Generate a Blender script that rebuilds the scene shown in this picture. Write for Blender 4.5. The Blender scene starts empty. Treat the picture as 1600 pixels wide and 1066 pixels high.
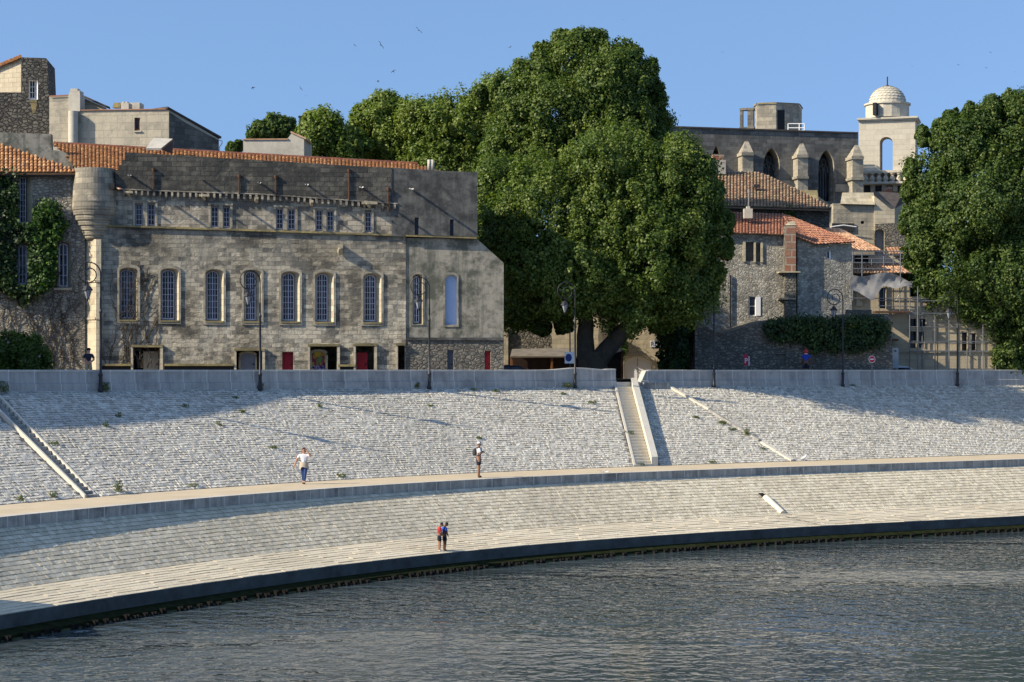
import bpy, bmesh, math, random
import numpy as np
from mathutils import Vector, Matrix
from mathutils.geometry import delaunay_2d_cdt
from mathutils.bvhtree import BVHTree

random.seed(7); rng = np.random.default_rng(11)
R = math.radians
F = 3000.0; HY = 578.0            # focal length and horizon row of the photograph (1600 px wide)
S = bpy.context.scene
COL = S.collection

def W(px, py, D): return Vector(((px-800)/F*D, D, (HY-py)/F*D))
def proj(p): return (800+F*p[0]/p[1], HY-F*p[2]/p[1])

# ------------------------------------------------------------------ camera, light, sky
cam = bpy.data.cameras.new('camera'); camo = bpy.data.objects.new('camera', cam); COL.objects.link(camo)
camo.location = (0, 0, 0); camo.rotation_euler = (R(90), 0, 0)
cam.sensor_width = 36; cam.lens = 36*F/1600; cam.shift_y = (HY-533)/1600; cam.clip_end = 5000; cam.clip_start = 0.5
S.camera = camo
PHI, ELE = R(21), R(32.5)
Ld = Vector((math.cos(PHI)*math.cos(ELE), math.sin(PHI)*math.cos(ELE), -math.sin(ELE)))
sl = bpy.data.lights.new('sun', 'SUN'); sl.energy = 5.0; sl.angle = R(0.5); sl.color = (1.0, 0.88, 0.69)
so = bpy.data.objects.new('sun', sl); COL.objects.link(so); so.rotation_euler = Ld.to_track_quat('-Z', 'Y').to_euler()
so.location = (-60, -40, 60)
wd = bpy.data.worlds.new("World"); S.world = wd; wd.use_nodes = True
wn = wd.node_tree; bg = wn.nodes['Background']
sk = wn.nodes.new('ShaderNodeTexSky'); sk.sky_type = 'NISHITA'; sk.sun_disc = False
sk.sun_elevation = ELE; sk.sun_rotation = math.atan2(-Ld.x, -Ld.y)
sk.air_density = 1.0; sk.dust_density = 0.6; sk.ozone_density = 4.0; sk.altitude = 0
tc = wn.nodes.new('ShaderNodeTexCoord'); mp = wn.nodes.new('ShaderNodeMapping'); mp.inputs['Location'].default_value = (0, 0, .24); mp.inputs['Scale'].default_value = (1, 1, .55)
wn.links.new(tc.outputs['Generated'], mp.inputs[0]); wn.links.new(mp.outputs[0], sk.inputs['Vector'])
wn.links.new(sk.outputs[0], bg.inputs[0]); bg.inputs[1].default_value = 0.142
S.view_settings.view_transform = 'Standard'; S.view_settings.look = 'None'
S.view_settings.exposure = 0.52; S.view_settings.gamma = 1; S.view_settings.use_curve_mapping = False
S.render.engine = 'CYCLES'; S.cycles.use_denoising = True
S.cycles.max_bounces = 6; S.cycles.transparent_max_bounces = 4
S.render.film_transparent = False

# ------------------------------------------------------------------ materials
class NT:
    def __init__(s, name):
        s.m = bpy.data.materials.new(name); s.m.use_nodes = True
        s.t = s.m.node_tree; s.b = s.t.nodes['Principled BSDF']
        s.b.inputs['Specular IOR Level'].default_value = 0.25
    def add(s, ty, ins=None, **pr):
        n = s.t.nodes.new('ShaderNode'+ty)
        for k, v in pr.items(): setattr(n, k, v)
        for k, v in (ins or {}).items(): s.set(n.inputs[k], v)
        return n
    def set(s, sock, v):
        if isinstance(v, bpy.types.NodeSocket): s.t.links.new(v, sock)
        else:
            if isinstance(v, (tuple, list)) and len(v) == 3 and sock.type == 'RGBA': v = (*v, 1)
            sock.default_value = v
    def uv(s): return s.add('UVMap').outputs[0]
    def pos(s): return s.add('NewGeometry').outputs['Position']
    def map(s, vec, sc=(1, 1, 1), loc=(0, 0, 0)): return s.add('Mapping', {'Vector': vec, 'Scale': sc, 'Location': loc}).outputs[0]
    def noise(s, vec, scale, detail=4, rough=.6, dist=0): return s.add('TexNoise', {'Vector': vec, 'Scale': scale, 'Detail': detail, 'Roughness': rough, 'Distortion': dist}).outputs[0]
    def ramp(s, fac, a, b, lo=0., hi=1.):
        return s.add('MapRange', {'Value': fac, 'From Min': a, 'From Max': b, 'To Min': lo, 'To Max': hi}).outputs[0]
    def mix(s, fac, a, b, mode='MIX'):
        n = s.add('Mix', data_type='RGBA', blend_type=mode)
        s.set(n.inputs[0], fac); s.set(n.inputs[6], a); s.set(n.inputs[7], b); return n.outputs[2]
    def math(s, op, a, b=0.0):
        n = s.add('Math', operation=op); s.set(n.inputs[0], a); s.set(n.inputs[1], b); return n.outputs[0]
    def bump(s, h, strength, dist=0.05, normal=None):
        n = s.add('Bump', {'Height': h, 'Strength': strength, 'Distance': dist})
        if normal is not None: s.set(n.inputs['Normal'], normal)
        return n.outputs[0]
    def out(s, col, rough=.9, normal=None):
        s.set(s.b.inputs['Base Color'], col); s.set(s.b.inputs['Roughness'], rough)
        if normal is not None: s.set(s.b.inputs['Normal'], normal)
        return s.m

def mat_plain(name, col, rough=.8, var=.25, sc=3.0, bump=0.0, metal=0.0):
    n = NT(name); p = n.pos()
    f = n.noise(p, sc, 5, .65)
    c = n.mix(n.ramp(f, .3, .7), tuple(x*(1-var) for x in col), tuple(min(1, x*(1+var)) for x in col))
    n.b.inputs['Metallic'].default_value = metal
    return n.out(c, rough, n.bump(f, bump, .03) if bump else None)

def mat_stone(name, c1, c2, mort, bw=.62, bh=.3, kind='ashlar', bump=.6, dist=.05, stain=(.05, .048, .042), amt=.5, streak=.35,
              soot=None, seed=0.0, msize=.014, warp=.03, stain_sc=.35, light=None, erode=0.0, lowzone=None, patch=.45):
    n = NT(name); uv = n.map(n.uv(), loc=(seed*3.1, seed*1.7, 0))
    wv = n.add('VectorMath', {0: n.add('TexNoise', {'Vector': uv, 'Scale': 2.2, 'Detail': 3}).outputs['Color'], 1: (.5, .5, .5)}, operation='SUBTRACT').outputs[0]
    wv = n.add('VectorMath', {0: wv, 3: warp*2}, operation='SCALE').outputs[0]
    uvw = n.add('VectorMath', {0: uv, 1: wv}, operation='ADD').outputs[0]
    fine = n.noise(uv, 9, 6, .7); big = n.noise(uv, stain_sc, 6, .65); mid = n.noise(uv, 1.7, 6, .7)
    if kind == 'ashlar':
        bt = n.add('TexBrick', {'Vector': uvw, 'Color1': c1, 'Color2': c2, 'Mortar': mort, 'Scale': 1.0, 'Mortar Size': msize, 'Mortar Smooth': .3,
                                'Bias': -.1, 'Brick Width': bw, 'Row Height': bh}, offset=.5, squash=1.0)
        bt2 = n.add('TexBrick', {'Vector': uvw, 'Color1': (0, 0, 0), 'Color2': (1, 1, 1), 'Mortar': (.2, .2, .2), 'Scale': 1.0, 'Mortar Size': msize, 'Mortar Smooth': .3,
                                 'Bias': 0, 'Brick Width': bw, 'Row Height': bh}, offset=.5, squash=1.0)
        col = bt.outputs[0]; h = n.math('SUBTRACT', 1, bt.outputs[1])
        h = n.math('ADD', n.math('MULTIPLY', h, .8), n.math('MULTIPLY', bt2.outputs[0], .35))
        plain = n.ramp(n.noise(n.map(uv, loc=(5, 9, 0)), .55, 5, .65), .5, .6)
        col = n.mix(n.math('MULTIPLY', plain, .65), col, n.mix(mid, c1, c2)); h = n.math('MULTIPLY', h, n.math('SUBTRACT', 1.0, n.math('MULTIPLY', plain, .6)))
        cellv = bt2.outputs[0]
    elif kind == 'rubble':
        sc = n.map(uvw, (1/bw, 1/bh, 1))
        vo = n.add('TexVoronoi', {'Vector': sc, 'Scale': 1.0, 'Randomness': .85}, feature='F1')
        ve = n.add('TexVoronoi', {'Vector': sc, 'Scale': 1.0, 'Randomness': .85}, feature='DISTANCE_TO_EDGE')
        sepc = n.add('SeparateColor', {0: vo.outputs['Color']}).outputs[0]
        e = n.ramp(ve.outputs[0], .02, .16)
        col = n.mix(e, mort, n.mix(sepc, c1, c2)); h = n.math('ADD', e, n.math('MULTIPLY', sepc, .5)); cellv = sepc
    else:
        col = n.mix(n.ramp(mid, .3, .7), c1, c2); h = n.math('MULTIPLY', mid, .6); cellv = mid
    col = n.mix(n.math('MULTIPLY', n.ramp(fine, .35, .75), .35), col, tuple(x*.55 for x in c1))
    if light: col = n.mix(n.math('MULTIPLY', n.ramp(n.noise(uv, .9, 4, .6, .4), .56, .66), .7), col, light)
    # weather stains: blotches broken by stone, and rain streaks
    b2 = n.math('ADD', n.math('MULTIPLY', big, .62), n.math('MULTIPLY', mid, .38))
    b2 = n.math('ADD', b2, n.math('MULTIPLY', n.math('SUBTRACT', cellv, .5), .15))
    st = n.math('MULTIPLY', n.ramp(b2, patch, patch+.13), amt)
    col = n.mix(st, col, stain)
    if streak:
        sv = n.noise(n.map(uv, (1.5, .11, 1)), 1.0, 6, .7)
        col = n.mix(n.math('MULTIPLY', n.ramp(sv, .48, .7), streak), col, tuple(x*1.15 for x in stain))
    if soot:
        z = n.add('SeparateXYZ', {0: uv}).outputs[1]
        zz = n.math('ADD', n.math('SUBTRACT', z, seed*1.7), n.math('MULTIPLY', n.math('SUBTRACT', n.noise(n.map(uv, (.8, .35, 1)), 1.0, 6, .7), .5), soot[3] if len(soot) > 3 else 2.2))
        col = n.mix(n.ramp(zz, soot[0], soot[1], 0, soot[2]), col, stain)
    hh = n.math('ADD', h, n.math('MULTIPLY', fine, .5))
    if erode:
        er = n.noise(n.map(uv, (1.0, 2.4, 1)), 2.2, 7, .75, .8)
        k = n.ramp(n.noise(uv, .33, 3, .5), .48, .62)
        hh = n.math('ADD', hh, n.math('MULTIPLY', n.math('MULTIPLY', n.ramp(er, .42, .6), k), erode))
    return n.out(col, .92, n.bump(hh, bump, dist))

M = {}
M['facade'] = mat_stone('weathered_ashlar', (.56, .50, .38), (.43, .39, .305), (.26, .235, .185), .52, .25, bump=.85, dist=.045, amt=.85, streak=.62, stain=(.10, .097, .086), seed=1, light=(.70, .63, .48), erode=2.8, patch=.455, soot=(4.2, 8.4, .55, 5.0), warp=.05)
M['facade_up'] = mat_stone('sooty_ashlar', (.13, .122, .10), (.09, .086, .074), (.03, .03, .028), .55, .27, bump=.8, amt=.8, streak=.7, stain=(.036, .036, .034), seed=2, light=(.2, .18, .14), patch=.42)
M['facade_mid'] = mat_stone('grey_ashlar', (.48, .42, .32), (.35, .31, .24), (.2, .18, .145), .55, .27, bump=.7, amt=.85, streak=.75, stain=(.085, .082, .074), seed=3, patch=.44)
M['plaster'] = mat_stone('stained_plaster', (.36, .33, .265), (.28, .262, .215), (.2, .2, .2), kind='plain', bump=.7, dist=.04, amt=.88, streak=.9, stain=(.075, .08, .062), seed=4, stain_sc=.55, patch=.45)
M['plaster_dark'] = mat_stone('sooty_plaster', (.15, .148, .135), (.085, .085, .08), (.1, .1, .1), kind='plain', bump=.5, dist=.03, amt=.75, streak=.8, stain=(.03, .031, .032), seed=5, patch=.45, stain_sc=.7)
M['cream'] = mat_stone('cream_stone', (.60, .52, .37), (.5, .43, .31), (.3, .26, .19), .7, .34, bump=.35, amt=.35, streak=.25, stain=(.17, .15, .11), seed=6, patch=.5)
M['trim'] = mat_stone('pale_trim_stone', (.52, .45, .31), (.4, .35, .25), (.28, .24, .18), .9, .5, bump=.35, amt=.4, streak=.4, stain=(.13, .12, .085), seed=7, patch=.48)
M['surround'] = mat_stone('window_surround_stone', (.43, .385, .29), (.34, .305, .235), (.24, .21, .16), .6, .4, bump=.5, amt=.6, streak=.5, stain=(.12, .112, .09), seed=27, patch=.47)
M['lichen'] = mat_stone('lichened_ledge', (.34, .27, .12), (.24, .2, .1), (.2, .17, .1), .9, .5, bump=.5, amt=.5, streak=.2, stain=(.08, .075, .05), seed=8)
M['turret'] = mat_stone('turret_stone', (.42, .37, .275), (.34, .30, .23), (.2, .18, .14), .7, .34, bump=.6, amt=.6, streak=.3, stain=(.11, .105, .09), soot=(10.3, 11.3, .65, 1.2), seed=9, patch=.46)
M['leftwall'] = mat_stone('left_house_rubble', (.43, .395, .32), (.34, .315, .26), (.23, .21, .17), .27, .16, kind='rubble', bump=.9, amt=.55, streak=.35, stain=(.08, .076, .066), seed=10, patch=.46)
M['tower'] = mat_stone('dark_tower_rubble', (.2, .185, .15), (.12, .115, .1), (.05, .047, .042), .34, .22, kind='rubble', bump=1.0, dist=.08, amt=.5, streak=.2, stain=(.05, .048, .044), seed=11)
M['lighthouse'] = mat_stone('pale_house_ashlar', (.52, .46, .34), (.45, .4, .3), (.28, .25, .19), 1.0, .5, bump=.4, amt=.45, streak=.35, stain=(.15, .14, .12), seed=12, patch=.5)
M['greywall'] = mat_stone('grey_gable_stone', (.22, .205, .17), (.15, .145, .125), (.09, .085, .075), .8, .4, bump=.8, amt=.6, streak=.4, stain=(.06, .058, .054), seed=13)
M['church'] = mat_stone('church_ashlar', (.185, .18, .163), (.135, .132, .122), (.088, .086, .08), .75, .35, bump=.45, amt=.6, streak=.75, stain=(.055, .054, .05), seed=14, patch=.46)
M['churchlight'] = mat_stone('church_pale_ashlar', (.42, .37, .275), (.34, .305, .235), (.22, .2, .16), .7, .35, bump=.5, amt=.5, streak=.5, stain=(.11, .105, .09), seed=15, patch=.48)
M['belfry'] = mat_stone('belfry_ashlar', (.57, .52, .41), (.51, .465, .365), (.36, .33, .26), .75, .5, bump=.3, amt=.25, streak=.25, stain=(.24, .22, .18), seed=16, patch=.52)
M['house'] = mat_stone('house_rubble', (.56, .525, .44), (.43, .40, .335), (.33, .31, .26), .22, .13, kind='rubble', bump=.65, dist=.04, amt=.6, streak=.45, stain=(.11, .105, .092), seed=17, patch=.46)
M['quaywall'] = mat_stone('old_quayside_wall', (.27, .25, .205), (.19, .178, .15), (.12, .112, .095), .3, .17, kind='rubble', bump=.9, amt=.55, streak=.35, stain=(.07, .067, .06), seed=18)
M['beige'] = mat_stone('beige_ashlar', (.47, .395, .27), (.42, .355, .25), (.3, .255, .18), 1.1, .5, bump=.3, amt=.3, streak=.3, stain=(.2, .175, .13), seed=19, patch=.52)
M['gatewall'] = mat_stone('sunlit_yard_wall', (.52, .45, .31), (.44, .38, .27), (.3, .26, .19), .6, .32, bump=.5, amt=.35, streak=.25, stain=(.2, .175, .13), seed=20, patch=.5)
M['yardrubble'] = mat_stone('yard_rubble', (.30, .265, .2), (.22, .2, .155), (.12, .11, .09), .3, .2, kind='rubble', bump=.9, amt=.4, streak=.2, seed=21)

def mat_tile(name, cols, rough=.85):
    n = NT(name)
    ri = n.add('NewGeometry').outputs['Random Per Island']
    cr = n.add('ValToRGB', {0: ri}); e = cr.color_ramp.elements
    while len(e) < len(cols): e.new(.5)
    for i, c in enumerate(cols): e[i].position = i/(len(cols)-1); e[i].color = (*c, 1)
    f = n.noise(n.pos(), 2.0, 6, .7)
    c = n.mix(n.math('MULTIPLY', n.ramp(f, .5, .72), .55), cr.outputs[0], (.12, .095, .06))
    return n.out(c, rough, n.bump(n.noise(n.pos(), 18, 3), .3, .02))
M['tile_orange'] = mat_tile('orange_roof_tile', [(.34, .15, .05), (.46, .23, .09), (.25, .11, .05), (.52, .3, .14), (.38, .18, .07)])
M['tile_ridge'] = mat_tile('dark_ridge_tile', [(.16, .055, .035), (.22, .08, .045), (.13, .05, .035)])
M['tile_red'] = mat_tile('red_roof_tile', [(.33, .145, .085), (.38, .18, .11), (.29, .125, .08), (.41, .22, .14)])
M['tile_old'] = mat_tile('old_roof_tile', [(.30, .21, .12), (.36, .26, .16), (.2, .145, .095), (.36, .2, .125), (.27, .22, .14)])
M['tile_pale'] = mat_tile('pale_roof_tile', [(.5, .3, .18), (.55, .36, .23), (.45, .23, .13), (.58, .42, .29)])
M['roofbase'] = mat_plain('roof_underside', (.12, .075, .045), .95)

def mat_riprap(name, a, b, c, bump=.8):
    n = NT(name); ri = n.add('NewGeometry').outputs['Random Per Island']; p = n.pos()
    cr = n.add('ValToRGB', {0: ri}); e = cr.color_ramp.elements; e.new(.5)
    for i, q in enumerate((a, b, c)): e[i].position = i/2; e[i].color = (*q, 1)
    big = n.noise(p, .16, 5, .6); f = n.noise(p, 11, 6, .7)
    col = n.mix(n.math('MULTIPLY', n.ramp(big, .42, .68), .38), cr.outputs[0], tuple(x*.62 for x in b))
    col = n.mix(n.math('MULTIPLY', n.ramp(f, .52, .75), .45), col, tuple(x*.5 for x in a))
    return n.out(col, .93, n.bump(f, bump, .04))
M['rip_up'] = mat_riprap('rough_slope_stone', (.38, .362, .315), (.53, .505, .435), (.63, .605, .525), .55)
M['rip_low'] = mat_riprap('coursed_slope_stone', (.46, .41, .30), (.57, .51, .38), (.66, .60, .46), .5)
M['ramp'] = mat_riprap('worn_ramp_stone', (.54, .475, .345), (.6, .53, .39), (.64, .57, .43), .4)
M['joint'] = mat_plain('dirty_joint', (.23, .22, .19), .95, .3)
M['joint_low'] = mat_plain('dark_joint', (.22, .2, .155), .95, .3)

def mat_concrete(name, col, joint=1.2, stain=(.1, .1, .1), amt=.5):
    n = NT(name); uv = n.uv(); x = n.add('SeparateXYZ', {0: uv}).outputs[0]
    f = n.math('FRACT', n.math('DIVIDE', x, joint)); j = n.math('LESS_THAN', f, .05/joint)
    big = n.noise(uv, .8, 6, .65); sv = n.noise(n.map(uv, (3.0, .3, 1)), 1.0, 6, .7); fi = n.noise(uv, 14, 4, .7)
    cell = n.add('TexWhiteNoise', {'W': n.math('FLOOR', n.math('DIVIDE', x, joint))}, noise_dimensions='1D').outputs[0]
    c = n.mix(n.ramp(cell, 0, 1, 0, .35), col, tuple(q*.6 for q in col))
    c = n.mix(n.math('MULTIPLY', n.ramp(sv, .45, .68), amt), c, stain)
    c = n.mix(n.math('MULTIPLY', n.ramp(big, .48, .66), amt), c, stain)
    c = n.mix(n.math('MULTIPLY', j, .8), c, tuple(min(1, q*1.35) for q in col))
    return n.out(c, .9, n.bump(fi, .35, .02))
M['parapet'] = mat_concrete('parapet_stone', (.42, .415, .395), 1.25, (.15, .15, .15), .5)
M['coping'] = mat_concrete('coping_stone', (.52, .5, .45), 1.25, (.3, .29, .26), .4)
M['kerb'] = mat_concrete('kerb_stone', (.40, .385, .345), .9, (.1, .1, .098), .7)
M['path'] = mat_plain('sandy_paving', (.49, .41, .285), .95, .1, .7, .15)
M['asphalt'] = mat_plain('asphalt', (.06, .06, .06), .9, .2, 2)
M['pave'] = mat_plain('pavement_slab', (.32, .3, .26), .9, .15, 1)
M['earth'] = mat_plain('dry_earth', (.22, .18, .12), .95, .2, .5)
M['stairstone'] = mat_stone('stair_stone', (.66, .61, .5), (.6, .55, .45), (.3, .27, .2), 1.5, .6, kind='plain', bump=.4, amt=.3, streak=.1, stain=(.26, .23, .17), seed=30, patch=.52)
M['white_stone'] = mat_stone('white_kerb_stone', (.66, .62, .52), (.58, .54, .46), (.4, .37, .3), kind='plain', bump=.3, amt=.25, streak=.15, stain=(.3, .28, .22), seed=31, patch=.53)
M['wet'] = mat_plain('wet_quay_wall', (.075, .078, .075), .55, .35, 1.2, .3)
M['moss'] = mat_plain('mossy_ledge', (.016, .02, .008), .9, .45, 2.5, .5)
M['pile'] = mat_plain('rusted_pile', (.016, .015, .014), .7, .3, 4, .3)
M['pile_face'] = mat_plain('algae_pile_sheet', (.085, .085, .04), .9, .4, 3, .3)
for q_ in ('pile', 'moss', 'wet', 'pile_face'): M[q_].node_tree.nodes['Principled BSDF'].inputs['Specular IOR Level'].default_value = 0.03

M['frame'] = mat_plain('lilac_white_paint', (.50, .50, .58), .6, .08)
M['white_paint'] = mat_plain('white_paint', (.75, .74, .72), .5, .06)
M['zinc'] = mat_plain('pale_zinc', (.7, .71, .72), .4, .08, 3)
n_ = NT('window_glass'); n_.b.inputs['Specular IOR Level'].default_value = .22
M['glass'] = n_.out(n_.mix(n_.ramp(n_.noise(n_.pos(), 1.1, 2), .4, .65), (.006, .007, .011), (.06, .065, .08)), .12)
M['lampglass'] = mat_plain('lantern_glass', (.25, .27, .3), .1, .05)
M['red_door'] = mat_plain('red_door_paint', (.33, .018, .03), .6, .2, 2)
M['grey_door'] = mat_plain('grey_door_paint', (.22, .235, .28), .7, .2, 2)
M['blue_door'] = mat_plain('blue_grey_door', (.08, .1, .14), .7, .2, 2)
M['blue_panel'] = mat_plain('pale_blue_panel', (.29, .40, .62), .6, .05, .5)
M['dark_recess'] = mat_plain('dark_recess', (.03, .03, .032), .95)
n_ = NT('graffiti_door'); p_ = n_.pos()
z_ = n_.add('SeparateXYZ', {0: p_}).outputs[2]
c_ = n_.mix(n_.ramp(n_.noise(p_, 2.6, 2), .5, .56), (.25, .03, .07), (.42, .30, .03))
c_ = n_.mix(n_.ramp(n_.noise(n_.map(p_, loc=(4, 4, 4)), 3.4, 2), .56, .6), c_, (.1, .22, .05))
c_ = n_.mix(n_.ramp(z_, .28, .22), c_, n_.mix(n_.ramp(n_.noise(p_, 9, 1), .5, .52), (.05, .03, .12), (.3, .28, .4)))
M['graffiti'] = n_.out(c_, .6)
M['iron'] = mat_plain('dark_iron', (.035, .037, .042), .45, .25, 6, .1, .3)
M['galv'] = mat_plain('galvanised_steel', (.2, .205, .21), .45, .15, 6, 0, .5)
M['rust'] = mat_plain('rusty_pipe', (.10, .05, .032), .85, .3, 5)
M['brown_wood'] = mat_plain('brown_timber', (.20, .085, .035), .75, .25, 3)
M['dark_wood'] = mat_plain('dark_boards', (.045, .028, .022), .8, .3, 3)
M['slate'] = mat_plain('grey_shed_roof', (.17, .15, .12), .9, .3, 2, .3)
M['dark_roof'] = mat_plain('dark_roof_edge', (.07, .06, .055), .9, .3, 3)
M['gate_white'] = mat_plain('white_gate_paint', (.78, .79, .82), .6, .05, 1)
M['netting'] = mat_plain('grey_netting', (.25, .245, .24), .9, .15, 1.5)
M['brick_red'] = mat_stone('flue_brick', (.33, .13, .08), (.36, .25, .17), (.4, .34, .26), .8, .5, bump=.5, amt=.4, streak=.3, stain=(.16, .13, .1), seed=40, msize=.06)
M['render_pale'] = mat_stone('pale_render', (.55, .51, .42), (.5, .46, .38), (.4, .38, .3), kind='plain', bump=.2, amt=.4, streak=.5, stain=(.26, .24, .2), seed=41, patch=.5)
M['sign_red'] = mat_plain('sign_red', (.45, .03, .05), .5, .05)
M['board_grey'] = mat_plain('board_grey', (.34, .36, .38), .6, .08)
M['sign_blue'] = mat_plain('sign_blue', (.02, .035, .16), .5, .05)
M['sign_white'] = mat_plain('sign_white', (.62, .64, .66), .5, .05)
M['black'] = mat_plain('black', (.012, .012, .013), .6, .1)

def mat_leaf(name, a, b, c, transl=.35):
    n = NT(name); g = n.add('NewGeometry')
    tint = n.add('Attribute', attribute_name='tint').outputs['Fac']
    ri = g.outputs['Random Per Island']
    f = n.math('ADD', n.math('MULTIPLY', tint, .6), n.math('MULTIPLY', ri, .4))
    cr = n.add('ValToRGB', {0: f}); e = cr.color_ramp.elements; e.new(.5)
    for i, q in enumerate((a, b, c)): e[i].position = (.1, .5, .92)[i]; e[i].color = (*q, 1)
    n.set(n.b.inputs['Base Color'], cr.outputs[0]); n.b.inputs['Roughness'].default_value = .5
    n.b.inputs['Specular IOR Level'].default_value = .3
    tr = n.add('BsdfTranslucent', {'Color': n.mix(1, cr.outputs[0], (1.1, 1.25, .5), 'MULTIPLY')})
    mx = n.add('MixShader', {0: transl, 1: n.b.outputs[0], 2: tr.outputs[0]})
    n.t.links.new(mx.outputs[0], n.t.nodes['Material Output'].inputs[0]); return n.m
M['leaf'] = mat_leaf('plane_leaf', (.032, .062, .012), (.09, .142, .024), (.215, .255, .06))
M['leaf2'] = mat_leaf('plane_leaf_yellower', (.058, .095, .014), (.14, .20, .033), (.27, .30, .07))
M['leaf3'] = mat_leaf('deep_green_leaf', (.026, .056, .013), (.068, .115, .024), (.16, .205, .05))
M['ivyleaf'] = mat_leaf('ivy_leaf', (.012, .028, .010), (.03, .062, .017), (.085, .14, .03), .25)
M['creeper'] = mat_leaf('creeper_leaf', (.018, .045, .01), (.05, .11, .015), (.1, .19, .025), .3)
M['weed'] = mat_leaf('weed_leaf', (.05, .07, .02), (.1, .13, .035), (.17, .19, .07), .3)
M['flower'] = mat_plain('pink_petal', (.6, .36, .45), .7, .2)
M['bark'] = mat_plain('plane_bark', (.055, .047, .036), .95, .35, 3, .6)
M['stem'] = mat_plain('dry_vine_stem', (.06, .048, .036), .95, .3, 3)

# water: dark, glossy, small wind waves
n_ = NT('river_water'); p_ = n_.pos()
w1 = n_.noise(n_.map(p_, (1.75, 1.6, 1)), 1.0, 2, .5, .3)
w2 = n_.noise(n_.map(p_, (.36, .30, 1), (7, 3, 0)), 1.0, 2, .5, .4)
w3 = n_.noise(n_.map(p_, (3.1, 2.6, 1), (2, 9, 0)), 1.0, 2, .5)
gust = n_.ramp(n_.noise(n_.map(p_, (.03, .075, 1), (2.2, 4.1, 0)), 1.0, 4, .55, .5), .42, .60, .55, 2.2)
h_ = n_.math('ADD', n_.math('MULTIPLY', w1, .14), n_.math('ADD', n_.math('MULTIPLY', w2, .085), n_.math('MULTIPLY', w3, .014)))
h_ = n_.math('MULTIPLY', h_, gust)
n_.b.inputs['IOR'].default_value = 1.5; n_.b.inputs['Specular IOR Level'].default_value = .5
M['water'] = n_.out((.045, .062, .068), .03, n_.bump(h_, 1.0, .62))

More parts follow.
